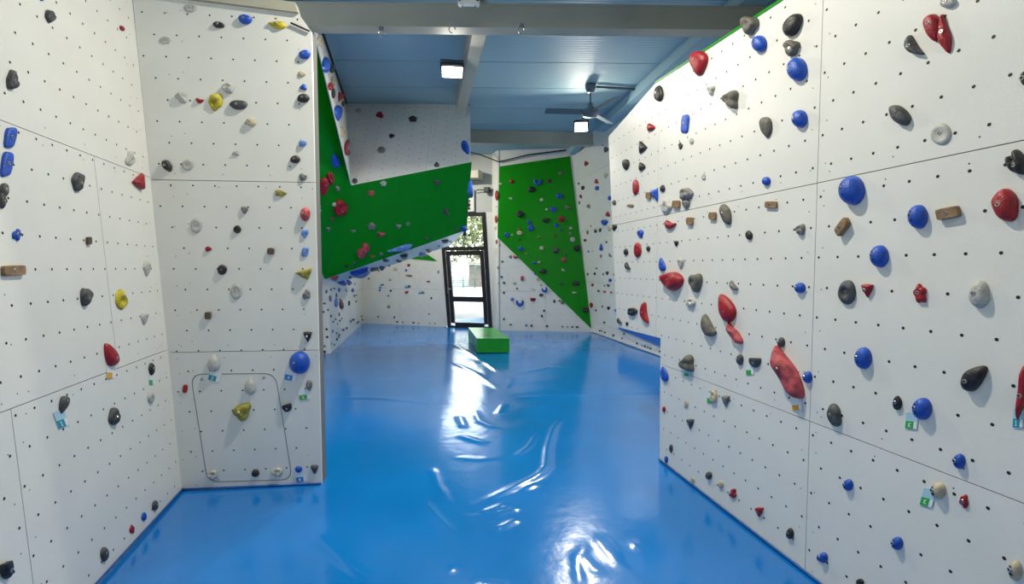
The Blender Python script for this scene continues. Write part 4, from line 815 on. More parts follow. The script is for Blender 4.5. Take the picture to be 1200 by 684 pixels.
["F","pl","rd",0.0481,0.7304,0.0182,0.001,-0.0005,0.0309,0.0102,67,1,0,"red slab-like climbing hold on the hatch wall"],
["R","bn","bk",-0.6467,1.6088,0.0502,0.0202,-0.0312,0.0185,0.0243,396,0,0,"small black bean-shaped hold on right wall just below the blue knobbly one"],
["F","rk","bl",0.9112,2.8877,0.0254,0.0005,0.0009,0.0217,0.0145,36,0,0,"small blue knobbly climbing hold on the hatch wall"],
["F","bk","wb",0.6635,1.7176,0.0229,0.0005,0.0001,0.0222,0.0158,57,0,0,"topmost brown wooden block hold on the hatch wall"],
["G2","bn","pk",0.5334,-0.9409,0.0736,0.0023,-0.0086,0.0474,0.0366,121,0,0,"chalky pink bean-shaped climbing hold on the green overhang face"],
["U","rk","bl",1.604,-0.3464,0.3008,-0.4446,-0.0283,0.1916,0.0367,147,0,0,"blue knobbly hold on overhang underside just left of the small blue knobbly one"],
["F","rk","be",0.9055,2.9787,0.0271,0.0004,0.0011,0.0194,0.0132,35,0,0,"beige knobbly climbing hold on the hatch wall"],
["F","rk","lg",0.4404,2.4116,0.0266,0.0006,0.0006,0.0199,0.0131,46,0,0,"pale grey knobbly hold on hatch wall just below the beige egg-shaped one"],
["R","eg","be",0.813,0.1429,0.0261,-0.0009,0.0118,0.0257,0.0157,450,1,0,"small beige egg-shaped hold on right wall just right of the small beige knobbly one"],
["GR","jg","bk",2.0151,2.0809,0.0846,-0.0006,-0.0005,0.0807,0.0688,275,0,0,"second black pocketed jug hold from the top on the tall green slab"],
["S","eg","bk",-1.2258,0.9958,0.2623,0.113,0.0905,0.1062,0.0222,85,1,1,"black egg-shaped hold on overhang edge strip just below the red egg-shaped one"],
["U","hm","bk",0.901,1.2844,0.1326,-0.3731,0.0438,0.0987,0.0415,133,0,0,"black half-moon climbing hold on the overhang's white underside"],
["GR","jg","dg",1.4961,2.0355,0.0834,-0.0004,-0.0004,0.0812,0.0692,276,0,0,"small dark grey pocketed jug climbing hold on the tall green slab"],
["R","bk","wd",-0.2378,2.2227,0.0399,-0.0008,-0.0058,0.0286,0.0193,379,1,0,"small wooden block climbing hold on the tall right wall"],
["FR","tr","bl",1.4769,2.5984,0.1739,0.0145,-0.016,0.0615,0.0504,329,0,0,"small blue three-lobed climbing hold on the far right wall"],
["G2","do","bl",1.9994,-0.7602,0.0608,-0.0134,0.0024,0.0663,0.0568,152,0,0,"small blue dome climbing hold on the green overhang face"],
["G2","jg","pk",0.3065,-0.1195,0.0543,-0.0034,0.0039,0.05,0.0408,115,0,0,"small chalky pink pocketed jug climbing hold on the green overhang face"],
["U","rk","bl",1.6473,1.4779,0.0722,-0.4866,0.07,0.0702,0.0347,141,0,0,"blue knobbly hold on overhang underside just right of the black half-moon one"],
["G1","wg","dg",0.0223,-1.2517,0.0559,-0.0338,0.0026,0.0665,0.0383,129,1,0,"small dark grey triangular climbing hold on the green overhang's side"],
["R","eg","bk",-0.0128,2.2464,0.0365,-0.0009,-0.0058,0.029,0.0184,381,1,0,"small black egg-shaped hold on right wall above and right of the blue triangular one"],
["GR","wg","bk",1.2452,2.778,0.1055,-0.0107,0.0157,0.0549,0.0446,254,0,0,"black triangular climbing hold on the tall green slab"],
["GR","dn","bl",0.8596,2.6077,0.0822,-0.0001,-0.0009,0.077,0.0387,248,0,0,"third blue ring hold from the left on the tall green slab"],
["GR","jg","rd",1.6279,2.8211,0.0807,-0.0004,-0.0011,0.0761,0.0652,268,0,0,"small red pocketed jug climbing hold on the tall green slab"],
["GR","jg","bk",2.2579,0.5359,0.0837,-0.0006,0.001,0.0736,0.0624,284,0,0,"lowest black pocketed jug hold on the tall green slab"],
["V","do","lb",0.6913,0.8979,0.1715,0.0098,-0.0123,0.0939,0.0397,180,1,0,"light blue dome climbing hold on the shadowed recess side wall"],
["W2","rk","be",-0.3795,1.2682,0.0393,-0.0185,0.0005,0.1057,0.0261,100,1,0,"beige knobbly climbing hold on the white overhang top"],
["R","rk","be",0.3851,0.5736,0.0278,-0.001,0.0078,0.0311,0.0115,441,1,0,"beige knobbly climbing hold on the tall right wall"],
["R","rk","bk",-0.9509,2.0056,0.0591,-0.0009,-0.0048,0.034,0.0185,391,1,0,"small black knobbly hold on right wall just below the small brown wooden egg-shaped one"],
["GR","dn","bl",1.4301,3.062,0.0832,-0.0003,-0.0014,0.0697,0.0351,244,0,0,"second blue ring hold from the right on the tall green slab"],
["GR","jg","bk",2.0127,1.207,0.0979,-0.0004,0.0004,0.0593,0.0504,282,0,0,"second black pocketed jug hold from the bottom on the tall green slab"],
["U","pl","pu",1.207,0.5314,0.1785,-0.3231,0.0319,0.1064,0.0231,136,0,0,"dark maroon slab-like climbing hold on the overhang's white underside"],
["F","rk","rd",0.2369,1.7326,0.0203,0.0006,0.0001,0.0202,0.0132,56,0,0,"small red knobbly climbing hold on the hatch wall"],
["BR","cr","bl",1.2214,1.0349,0.0702,-0.0248,0.0241,0.0624,0.0445,300,0,0,"small blue horseshoe climbing hold on the white wall below the green slab"],
["GR","eg","bk",1.1755,1.5107,0.0997,-0.0002,0.0001,0.0569,0.0455,279,0,0,"lowest black egg-shaped hold on the tall green slab"],
["U","rk","bl",2.0321,-0.3725,0.2208,-0.5366,-0.0204,0.2232,0.042,148,0,0,"small blue knobbly climbing hold on the overhang's white underside"],
["G2","jg","dg",1.3488,0.1692,0.0523,-0.0079,0.0042,0.0493,0.0396,116,0,0,"small dark grey pocketed jug climbing hold on the green overhang face"],
["GR","dn","bl",1.5792,3.3916,0.0806,-0.0003,-0.0017,0.0672,0.0339,242,0,0,"rightmost blue ring hold on the tall green slab"],
["G2","st","lg",0.4829,0.0765,0.0516,-0.0038,0.0041,0.0451,0.0253,114,0,0,"small pale grey star-shaped climbing hold on the green overhang face"],
["R","rk","bk",0.2422,2.53,0.0295,-0.0009,-0.0072,0.0271,0.0121,387,1,0,"topmost black knobbly hold on the tall right wall"],
["R","eg","dg",0.1795,0.1533,0.026,-0.001,0.0097,0.0329,0.0131,444,1,0,"dark grey egg-shaped climbing hold on the tall right wall"],
["Q","do","rd",0.3562,3.4438,0.0895,0.0006,-0.0123,0.1328,0.0383,238,1,1,"topmost red dome hold on the narrow strip beside the door"],
["R","eg","bk",-0.6838,1.7508,0.0436,-0.0009,-0.0014,0.0323,0.0187,394,1,0,"fourth black egg-shaped hold from the bottom on the tall right wall"],
["L","eg","rd",-0.1676,3.1565,0.0221,-0.016,0.0162,0.0097,0.0148,3,0,0,"small red egg-shaped climbing hold on the near left wall"],
["R","rk","lg",0.5444,2.2425,0.0244,-0.0009,-0.0045,0.0253,0.0101,414,1,0,"small pale grey knobbly climbing hold on the tall right wall"],
["R","bn","bk",-0.8173,1.0647,0.045,0.0182,-0.0193,0.0165,0.0209,399,0,0,"lowest black bean-shaped hold on the tall right wall"],
["U","rk","dg",1.5731,0.5844,0.2009,-0.4406,-0.0007,0.1496,0.0364,137,0,0,"lowest dark grey knobbly hold on the overhang's white underside"],
["FR","wg","dg",1.9212,4.0617,0.0134,-0.1001,0.0577,0.0238,0.0407,317,0,0,"small dark grey triangular climbing hold on the far right wall"],
["FR","tu","bl",1.1584,2.0738,0.1023,0.0197,-0.0043,0.0819,0.0331,337,1,0,"small blue triangular climbing hold on the far right wall"],
["W2","wg","dg",1.3054,0.4838,-0.0469,0.004,-0.0004,-0.0587,0.0321,98,0,0,"small dark grey triangular climbing hold on the white overhang top"],
["W2","do","dg",0.0408,0.0895,0.0402,-0.0091,0.0003,0.0571,0.0393,99,1,0,"small dark grey dome climbing hold on the white overhang top"],
["R","eg","bl",0.1128,0.0361,0.0255,-0.0009,0.0102,0.0288,0.0134,445,1,0,"small blue egg-shaped climbing hold on the tall right wall"],
["R","eg","lg",0.3874,2.5296,0.0244,-0.0008,-0.0062,0.0232,0.0132,388,1,0,"small pale grey egg-shaped climbing hold on the tall right wall"],
["U","hm","bk",0.9254,2.1482,0.2083,-0.2966,0.0332,0.0583,0.0309,142,0,0,"small black half-moon climbing hold on the overhang's white underside"],
["G1","do","gy",-0.2341,-0.096,0.0425,-0.0221,0.0075,0.0406,0.0384,104,0,0,"small grey dome climbing hold on the green overhang's side"],
["R","rk","be",0.4874,0.0334,0.0264,-0.0007,0.0117,0.0217,0.0112,449,1,0,"small beige knobbly climbing hold on the tall right wall"],
["W2","rk","bk",0.4896,1.1838,0.0467,-0.0072,0.0006,0.0604,0.0275,95,0,0,"small black knobbly climbing hold on the white overhang top"],
["R","eg","be",0.7084,0.7495,0.0349,-0.0005,0.0089,0.0138,0.011,440,0,0,"small beige egg-shaped hold on right wall just above the beige pocketed jug one"],
["G1","dr","lg",-0.402,-0.4384,0.031,-0.03,0.0043,0.0591,0.0221,109,1,0,"small pale grey teardrop climbing hold on the green overhang's side"],
["R","wg","bk",0.2067,1.7863,0.0287,-0.0007,-0.0014,0.0217,0.014,422,1,0,"small black triangular climbing hold on the tall right wall"],
["N","rk","gy",0.1806,1.3069,0.0382,0.0011,-0.0008,0.0563,0.0261,157,1,0,"topmost grey knobbly hold on the narrow recess wall"],
["FR","wg","rd",1.705,2.7425,0.062,-0.0809,0.0447,0.0383,0.0406,328,0,0,"small red triangular hold on far right wall just above the small blue three-lobed one"],
["G1","rk","gy",-1.2988,1.1609,0.0255,-0.0181,0.0091,0.0365,0.0171,91,1,0,"topmost grey knobbly hold on the green overhang's side"],
["R","do","bl",1.6037,0.1183,0.0101,-0.0006,0.0062,0.0165,0.0099,454,1,0,"small blue dome climbing hold on the tall right wall"],
["GR","dn","be",0.5789,2.4829,0.0738,-0.0001,-0.0007,0.0575,0.0289,250,0,0,"leftmost beige ring hold on the tall green slab"],
["FR","rk","be",1.7689,3.5532,0.0965,0.0139,-0.0179,0.0595,0.0299,321,1,0,"topmost beige knobbly hold on the far right wall"],
["GR","bn","gy",1.792,3.0998,0.0723,0.0177,-0.0238,0.0423,0.0419,245,0,0,"small grey bean-shaped climbing hold on the tall green slab"],
["G2","bn","gy",0.8151,-0.7599,0.0479,-0.0047,0.002,0.0443,0.0317,119,0,0,"rightmost grey bean-shaped hold on the green overhang face"],
["R","ln","wd",-0.6067,2.1833,0.0752,0.0025,-0.0125,0.0154,0.0135,384,0,0,"small wooden long climbing hold on the tall right wall"],
["U","rk","dg",0.4468,1.0436,0.1832,-0.231,0.0086,0.0764,0.0231,135,0,0,"topmost dark grey knobbly hold on the overhang's white underside"],
["U","wg","bk",1.4979,1.6696,0.2187,-0.312,0.0226,0.0728,0.0295,140,0,0,"small black triangular hold on overhang underside just left of the small black half-moon one"],
["W2","dc","lg",-0.1879,1.8638,0.0534,-0.0089,0.0008,0.0572,0.0081,92,0,0,"small pale grey flat disc climbing hold on the white overhang top"],
["FR","rk","be",1.6949,2.4553,0.0958,0.0146,-0.0077,0.0643,0.0279,330,1,0,"small beige knobbly hold on far right wall just above the small blue triangular one"],
["N","rk","gy",0.2323,0.9644,0.0468,0.0009,-0.0021,0.0433,0.0281,158,0,0,"lowest grey knobbly hold on the narrow recess wall"],
["GR","dn","lg",1.9182,2.3039,0.063,-0.0004,-0.0005,0.0588,0.0295,273,0,0,"small pale grey ring climbing hold on the tall green slab"],
["FR","wg","rd",0.7575,4.0202,0.0152,-0.1091,0.0569,0.0229,0.0394,318,0,0,"topmost red triangular hold on the far right wall"],
["G1","eg","lg",-0.129,-0.3886,0.0451,-0.0203,0.0064,0.0376,0.0287,106,0,0,"small pale grey egg-shaped climbing hold on the green overhang's side"],
["Q","do","rd",0.3144,2.8411,0.0852,0.0005,-0.0079,0.1004,0.0363,261,1,0,"lowest red dome hold on the narrow strip beside the door"],
["R","eg","bk",-0.2411,1.7642,0.0306,-0.0007,-0.0012,0.0244,0.0144,395,1,0,"small black egg-shaped hold on right wall just left of the small black triangular one"],
["U","rk","pu",1.1849,0.513,0.1639,-0.3237,-0.0018,0.1167,0.0292,150,0,0,"small dark maroon knobbly climbing hold on the overhang's white underside"],
["GR","dn","bl",0.2442,2.4374,0.0609,0.0,-0.0006,0.0599,0.0301,251,0,0,"leftmost blue ring hold on the tall green slab"],
["G1","rk","gy",0.0048,-0.866,0.0421,-0.0242,0.0037,0.0459,0.0242,108,1,0,"small grey knobbly hold on green overhang side just below the red pocketed jug one"],
["U","wg","bk",1.3794,1.0305,0.2165,-0.2705,0.0089,0.0814,0.0258,134,0,0,"small black triangular hold on overhang underside below and left of the black half-moon one"],
["GR","do","pk",1.6989,1.7934,0.0634,-0.0003,-0.0001,0.0549,0.0522,278,0,0,"small chalky pink dome climbing hold on the tall green slab"],
["BR","hm","rd",0.918,0.7835,0.0777,-0.0001,0.0007,0.0471,0.0367,295,0,0,"small red half-moon climbing hold on the white wall below the green slab"],
["FR","wg","rd",1.2485,3.5158,0.0595,-0.0759,0.0389,0.0416,0.0363,319,0,0,"second red triangular hold from the top on the far right wall"],
["S","eg","dg",0.4741,1.4127,0.3644,0.0973,0.1184,0.0782,0.0245,87,1,0,"small dark grey egg-shaped climbing hold on the white overhang edge strip"],
["GR","do","bl",0.6016,2.0799,0.0605,-0.0001,-0.0003,0.0554,0.0528,255,0,0,"leftmost blue dome hold on the tall green slab"],
["R","do","rd",0.0629,0.437,0.0221,-0.0008,0.0065,0.0241,0.0137,443,1,0,"small red dome climbing hold on the tall right wall"],
["FR","jg","rd",0.1886,0.6812,0.1003,0.0184,0.0077,0.0714,0.0378,356,1,0,"small red pocketed jug climbing hold on the far right wall"],
["R","eg","wb",-0.9715,2.2602,0.0417,-0.0006,-0.0055,0.0245,0.0167,390,1,0,"small brown wooden egg-shaped climbing hold on the tall right wall"],
["FR","do","bl",1.2403,3.3791,0.0971,0.0119,-0.0156,0.048,0.0461,320,1,0,"leftmost blue dome hold on the far right wall"],
["GR","do","rd",0.3726,3.7803,0.0626,0.0,-0.0015,0.05,0.0484,232,0,0,"small red dome climbing hold on the tall green slab"],
["GR","do","pu",1.3222,3.7698,0.0613,-0.0002,-0.0015,0.0494,0.0478,241,0,0,"small dark maroon dome climbing hold on the tall green slab"],
["BR","bn","pk",0.4722,1.8695,0.071,0.0119,-0.0164,0.0377,0.0357,266,0,0,"small chalky pink bean-shaped climbing hold on the white wall below the green slab"],
["GR","rk","gy",1.6003,3.9705,0.0521,-0.0003,-0.0014,0.0561,0.034,240,1,0,"small grey knobbly climbing hold on the tall green slab"],
["V","pl","gy",0.0926,1.013,0.1277,-0.0815,0.0019,0.0572,0.0151,179,0,0,"small grey slab-like climbing hold on the shadowed recess side wall"],
["GR","dn","be",1.1426,2.0924,0.0553,-0.0002,-0.0003,0.0529,0.0265,256,0,0,"rightmost beige ring hold on the tall green slab"],
["GR","dn","bl",0.8216,2.7534,0.0578,-0.0001,-0.0008,0.0506,0.0254,247,0,0,"second blue ring hold from the left on the tall green slab"],
["BR","hr","pk",0.6403,1.3264,0.0433,-0.0001,0.0001,0.0689,0.0345,291,1,0,"small chalky pink two-horned climbing hold on the white wall below the green slab"],
["FR","rk","gy",0.6133,3.0583,0.1094,0.014,-0.0136,0.0532,0.0294,327,1,0,"small grey knobbly climbing hold on the far right wall"],
["L","eg","bl",-0.9622,2.9252,0.0138,0.0018,0.0072,0.0104,0.0079,1,0,0,"small blue egg-shaped climbing hold on the near left wall"],
["G2","rk","bk",2.0366,-0.8781,0.0406,-0.0093,0.0014,0.0458,0.0255,153,0,0,"small black knobbly climbing hold on the green overhang face"],
["G2","rk","gy",0.5667,-1.3799,0.0395,-0.0035,0.0006,0.0425,0.0229,132,0,0,"small grey knobbly climbing hold on the green overhang face"],
["E","rk","pu",1.6284,0.2567,0.9811,-0.084,-0.126,0.0453,0.0175,155,1,0,"small dark maroon knobbly climbing hold on the overhang's outer edge"],
["BR","rk","gy",1.6719,0.7267,0.0481,-0.0003,0.0005,0.057,0.0314,311,1,0,"small grey knobbly climbing hold on the white wall below the green slab"],
["FR","eg","bk",0.3785,3.526,0.1017,0.0136,-0.0164,0.0496,0.0368,323,1,0,"small black egg-shaped climbing hold on the far right wall"],
["BR","rk","be",1.0488,1.322,0.0458,-0.0002,0.0001,0.0571,0.0297,298,1,0,"small beige knobbly climbing hold on the white wall below the green slab"],
["FR","do","bl",1.8474,3.0742,0.0731,0.01,-0.0103,0.0441,0.0366,325,1,0,"rightmost blue dome hold on the far right wall"],
["GR","do","bl",1.5064,2.6658,0.0503,-0.0002,-0.0006,0.048,0.0459,269,0,0,"small blue dome hold on tall green slab just right of the black triangular one"],
["G2","bn","gy",0.0688,-0.8902,0.0395,-0.0013,0.0015,0.0299,0.0214,122,0,0,"small grey bean-shaped hold on green overhang face just above the chalky pink bone-shaped one"]]
SMALL = [
["U","rk","dg",1.5488,0.2514,0.1456,-0.2998,-0.0052,0.112,0.0242,151],
["G1","rk","bk",-0.7327,0.0323,0.0291,-0.0144,0.0059,0.0291,0.018,113],
["G2","dn","gy",0.9747,-0.6992,0.0333,-0.0047,0.0015,0.0392,0.0168,118],
["BR","do","lb",0.3853,0.7948,0.0494,-0.0,0.0004,0.0491,0.0466,293],
["V","eg","bl",1.0941,1.1342,0.155,0.0051,-0.0071,0.0474,0.0265,170],
["B","bk","wd",1.5429,1.3826,0.0972,0.0067,-0.0129,0.0196,0.0205,209],
["GR","dn","lg",1.1365,3.3048,0.0506,-0.0001,-0.001,0.0436,0.022,236],
["FR","bn","gy",1.6076,1.8777,0.0581,0.0327,-0.0377,0.0208,0.0302,341],
["G2","eg","bk",-0.0095,-1.6655,0.0342,-0.0013,0.0001,0.0369,0.0251,128],
["B","dn","be",1.1188,1.5597,0.0634,0.0007,0.0001,0.0485,0.0243,206],
["V","eg","bl",3.0495,1.0365,0.2157,0.0064,-0.01,0.0544,0.0316,171],
["G1","rk","lg",-0.337,-0.5322,0.0295,-0.0165,0.0038,0.0325,0.0176,110],
["FR","do","bl",1.4944,1.3353,0.0775,0.009,0.002,0.0399,0.0375,348],
["FR","wg","bk",1.3501,1.4835,0.0768,0.0098,0.0009,0.0425,0.0283,346],
["BR","rk","gy",0.3381,1.8816,0.0429,0.0,-0.0001,0.0491,0.0276,265],
["V","eg","bk",2.4411,0.7572,0.1476,0.0071,-0.0107,0.0619,0.0232,182],
["BR","ln","be",0.9233,1.049,0.0617,0.0155,-0.0289,0.0106,0.0268,296],
["G2","do","dg",0.1221,-1.5972,0.03,-0.0017,0.0001,0.0367,0.0298,127],
["FR","wg","bk",1.2469,0.6901,0.0774,0.0096,0.0065,0.0418,0.0288,358],
["FR","wg","bk",0.9175,2.4416,0.0485,-0.0625,0.0342,0.0264,0.0286,332],
["G2","do","dg",1.3434,-1.0041,0.0351,-0.0047,0.0011,0.0323,0.0272,124],
["BR","wg","be",0.4375,1.1992,0.0494,-0.0,0.0002,0.0403,0.0302,290],
["FR","pl","dg",1.1784,2.4537,0.0774,0.0107,-0.0059,0.0441,0.0167,333],
["GR","bn","lg",1.6874,1.5357,0.0436,0.0216,-0.035,0.0175,0.0294,280],
["BR","bk","dg",1.1312,0.9054,0.0506,-0.0001,0.0004,0.0366,0.026,301],
["G2","bn","pk",0.4228,-1.4425,0.038,-0.0019,0.0004,0.0272,0.0189,126],
["FR","eg","rd",0.1755,3.3541,0.0579,-0.051,0.0091,0.049,0.0289,324],
["B","bn","rd",1.4712,0.9153,0.0595,-0.0158,0.0176,0.034,0.0328,219],
["G1","rk","dg",-0.0217,-1.3665,0.0267,-0.0206,0.0009,0.0414,0.0152,130],
["R","eg","bk",-0.6432,1.0618,0.0261,-0.0005,0.003,0.018,0.0115,400],
["GR","bn","be",1.9751,0.9721,0.0617,-0.0002,0.0004,0.0283,0.0226,283],
["GR","do","bl",0.955,1.7198,0.0445,-0.0001,-0.0001,0.0399,0.0379,259],
["GR","dn","lg",1.873,2.5874,0.0434,-0.0002,-0.0005,0.0391,0.0197,271],
["G1","eg","pk",-0.0351,-0.6598,0.0308,-0.0145,0.0034,0.0272,0.0203,107],
["G2","do","dg",1.8674,-0.7798,0.0326,-0.0061,0.0013,0.0321,0.0274,123],
["N","rk","pu",0.1692,1.4966,0.0276,0.0006,-0.0002,0.0321,0.0188,156],
["GR","rk","gy",1.8564,2.457,0.0456,-0.0002,-0.0004,0.037,0.0242,272],
["N","rk","bk",0.2044,0.9172,0.0299,0.0006,-0.0015,0.0294,0.0191,159],
["N","ln","gy",0.3235,0.9341,0.0425,0.0004,-0.002,0.021,0.0178,160],
["N","rk","bk",0.3054,0.0248,0.0303,0.0006,-0.0034,0.0281,0.0182,166],
["B","rk","gy",0.8785,0.4854,0.051,0.0007,0.0013,0.044,0.0285,222],
["FR","eg","gy",0.3992,2.4628,0.062,0.0136,-0.0045,0.0514,0.0218,334],
["GR","ln","lg",0.3494,3.3547,0.0511,0.0083,-0.0144,0.0304,0.0264,235],
["F","dc","lg",0.1613,0.7959,0.0106,0.0003,-0.0003,0.0114,0.0025,77],
["F","dc","lg",0.5908,0.8006,0.0109,0.0003,-0.0003,0.0115,0.0025,78],
["BR","rk","dg",1.4619,0.7475,0.0341,-0.0002,0.0003,0.0457,0.0222,309],
["B","rk","gy",1.9738,0.9125,0.0496,0.0004,0.0008,0.0406,0.0263,220],
["Q","do","rd",0.3358,2.2649,0.0551,0.0003,-0.0027,0.0627,0.0235,263],
["V","eg","bk",-0.2602,1.1641,0.0875,0.0035,-0.0043,0.0348,0.0179,167],
["V","rk","gy",0.1022,1.0435,0.1075,0.0037,-0.0065,0.0364,0.0151,174],
["B","wg","rd",1.5389,1.6645,0.0522,0.0005,-0.0001,0.0376,0.0282,207],
["N","rk","gy",0.3078,0.1354,0.034,0.0004,-0.0036,0.0228,0.0148,165],
["FR","do","rd",0.3965,1.1906,0.0731,0.0101,0.0026,0.0393,0.0322,350],
["Q","do","be",0.2701,2.6233,0.0657,0.0002,-0.005,0.0493,0.0279,262],
["FR","eg","lb",1.6052,0.676,0.053,0.0089,0.0046,0.0404,0.0209,360],
["U","rk","dg",1.0845,0.0396,0.1073,-0.1941,-0.0064,0.0804,0.0162,149],
["B","rk","dg",1.5509,1.0762,0.048,0.0005,0.0006,0.0386,0.0251,218],
["FR","eg","dg",1.351,1.2127,0.0547,-0.0436,0.0122,0.0278,0.0249,351],
["GR","do","dg",1.6419,1.1939,0.0423,-0.0002,0.0002,0.0312,0.0296,281],
["V","dr","dg",0.7562,1.0467,0.0803,0.005,-0.0045,0.0477,0.0133,173],
["V","rk","pu",1.5115,0.2371,0.2122,0.0029,-0.0272,0.0265,0.0173,198],
["F","dc","lg",0.2562,0.0562,0.0098,0.0003,-0.0004,0.0105,0.0023,79],
["GR","bn","be",0.0989,3.726,0.0478,0.0095,-0.0152,0.0208,0.0213,237],
["BR","do","be",1.118,1.168,0.0372,-0.0001,0.0002,0.0343,0.0326,299],
["GR","eg","lg",1.2635,3.0581,0.0352,-0.0001,-0.0006,0.0348,0.0281,243],
["FR","rk","be",1.6996,1.4703,0.0746,0.0063,0.001,0.0282,0.0181,347],
["G1","rk","lb",-0.4107,-0.5399,0.0202,-0.0137,0.0026,0.0273,0.0122,111],
["FR","eg","pk",1.1063,1.06,0.084,0.0065,0.0041,0.0278,0.0218,354],
["FR","eg","gy",1.0936,1.8742,0.0546,0.0091,-0.0013,0.0375,0.0206,340],
["FR","eg","gy",0.0337,3.2142,0.0549,0.0128,-0.0072,0.0454,0.019,326],
["N","do","bk",0.3655,0.3008,0.0251,0.0005,-0.0023,0.0247,0.0233,164],
["FR","bk","pu",0.1853,2.2848,0.0761,0.0077,-0.0043,0.0286,0.021,335],
["FR","eg","bk",0.6056,1.4653,0.0601,0.009,0.0008,0.0358,0.0228,344],
["B","dr","gy",2.4579,1.4771,-0.0283,-0.0004,-0.0001,-0.0491,0.02,210],
["V","eg","dg",0.127,0.6811,0.0804,0.0032,-0.008,0.0319,0.0157,183],
["N","rk","bk",0.3032,0.7761,0.0254,0.0004,-0.0015,0.0227,0.0147,161],
["BR","eg","bk",2.0455,0.1015,0.0422,-0.0002,0.0007,0.0256,0.0204,315],
["GR","eg","be",1.0794,1.7418,0.0377,-0.0001,-0.0001,0.0287,0.023,260],
["FR","do","gn",3.0797,0.0774,0.0463,0.0042,0.0077,0.024,0.0219,372],
["FR","eg","gy",1.4772,1.065,0.0665,0.006,0.0034,0.0269,0.0211,355],
["B","rk","dg",0.679,1.1074,0.0607,0.0004,0.0007,0.0255,0.0166,214],
["BR","do","dg",1.1491,0.371,0.0287,-0.0001,0.0004,0.0374,0.0272,303],
["V","eg","bk",0.717,0.1478,0.0873,0.0034,-0.0129,0.032,0.0168,203],
["V","eg","pu",1.0586,0.6221,0.0717,0.0048,-0.0069,0.0448,0.0126,186],
["V","eg","bk",3.1022,0.2913,0.2068,0.0033,-0.0221,0.028,0.0227,192],
["FR","rk","dg",0.7451,1.061,0.0748,0.0071,0.0036,0.0288,0.0183,353],
["B","eg","rd",2.144,1.2203,0.057,0.0002,0.0005,0.0227,0.0182,211],
["BR","eg","dg",0.1696,1.2153,0.032,0.0,0.0001,0.0318,0.0254,287],
["BR","do","pu",0.8849,0.1189,0.0318,-0.0001,0.0005,0.0318,0.0301,307],
["BR","do","pu",0.1693,0.955,0.0291,0.0,0.0002,0.0347,0.0275,289],
["GR","do","bl",1.6119,2.5598,0.0306,-0.0002,-0.0003,0.0306,0.0292,270],
["GR","do","rd",1.4681,2.4083,0.0329,-0.0001,-0.0003,0.0284,0.0272,274],
["GR","do","dg",1.7376,1.9249,0.0284,-0.0002,-0.0001,0.0329,0.0271,277],
["N","do","bk",0.358,0.4477,0.0216,0.0004,-0.0018,0.0229,0.0216,163],
["G1","eg","dg",-0.2823,-0.4155,0.0171,-0.0122,0.0024,0.0235,0.013,112],
["FR","do","bk",1.379,0.0865,0.0469,0.0072,0.0066,0.0323,0.0224,365],
["FR","eg","bl",2.8624,0.0809,0.0372,0.0051,0.0061,0.028,0.0163,370],
["V","eg","bl",2.6589,0.3046,0.1216,0.0042,-0.0134,0.036,0.0182,191],
["V","eg","bl",0.2828,0.3688,0.0775,0.003,-0.0101,0.0288,0.0145,199],
["BR","do","bl",0.1112,1.3652,0.0321,0.0,0.0001,0.0289,0.0274,286],
["BR","do","dg",0.1687,0.2758,0.0292,0.0,0.0004,0.032,0.0275,304],
["BR","do","bl",0.7518,0.1196,0.0319,-0.0,0.0005,0.029,0.0274,306],
["BR","do","pu",1.2818,0.1112,0.0286,-0.0001,0.0005,0.0317,0.0272,308],
["GR","eg","ol",1.0709,2.368,0.0332,-0.0001,-0.0003,0.0264,0.0212,257],
["V","ln","gy",2.03,1.0774,0.0904,0.0497,-0.0401,0.0039,0.0171,172],
["V","rk","dg",1.996,0.218,0.1516,0.0029,-0.0188,0.0256,0.0168,197],
["B","eg","bl",1.4565,1.5286,0.031,0.0004,0.0001,0.0356,0.0235,208],
["FR","do","dg",0.9139,0.3286,0.0599,0.0063,0.0068,0.0266,0.0243,361],
["FR","do","dg",0.1161,3.67,0.0564,0.008,-0.0096,0.0283,0.0243,322],
["FR","do","dg",1.4729,2.1718,0.0451,0.0061,-0.0024,0.0264,0.0218,336],
["FR","eg","dg",2.5212,0.0816,0.036,0.0052,0.0057,0.0273,0.0156,368],
["BR","do","bl",0.974,1.4418,0.0287,-0.0001,0.0001,0.0286,0.0272,297],
["BR","do","bk",1.206,0.504,0.0286,-0.0001,0.0004,0.0287,0.0272,302],
["BR","do","pk",1.5953,0.763,0.0284,-0.0001,0.0003,0.0285,0.027,310],
["FR","do","dg",0.1355,1.4496,0.049,0.0092,0.0006,0.0348,0.0211,343],
["U","rk","bk",1.5863,0.7351,0.0927,-0.1555,0.0011,0.0504,0.0125,138],
["U","rk","bk",1.3022,1.9396,0.0865,-0.1353,0.0115,0.0284,0.012,143],
["FR","do","gy",1.1247,1.4627,0.0506,0.006,0.0007,0.0251,0.0237,345],
["B","eg","bl",0.5929,0.9577,0.0349,0.0005,0.0005,0.0302,0.0241,215],
["B","do","bk",0.9522,0.9468,0.0316,0.0005,0.0005,0.0323,0.0284,216],
["GR","eg","rd",0.5744,2.5757,0.0291,-0.0,-0.0003,0.0265,0.0213,249],
["BR","rk","dg",0.1252,1.757,0.0295,0.0,-0.0001,0.0268,0.0175,267],
["FR","rk","bl",0.3169,2.0031,0.0705,0.0067,-0.0023,0.0252,0.0165,338],
["U","ln","bk",1.2348,2.1932,0.0992,-0.1033,0.0158,0.0192,0.013,144],
["V","rk","dg",0.6186,0.5683,0.1024,0.0024,-0.0108,0.0224,0.0134,185],
["V","eg","gy",0.4121,0.0871,0.0877,0.0023,-0.0139,0.0219,0.0162,205],
["BR","eg","pk",0.0179,1.596,0.0203,0.0001,0.0,0.0375,0.0162,285],
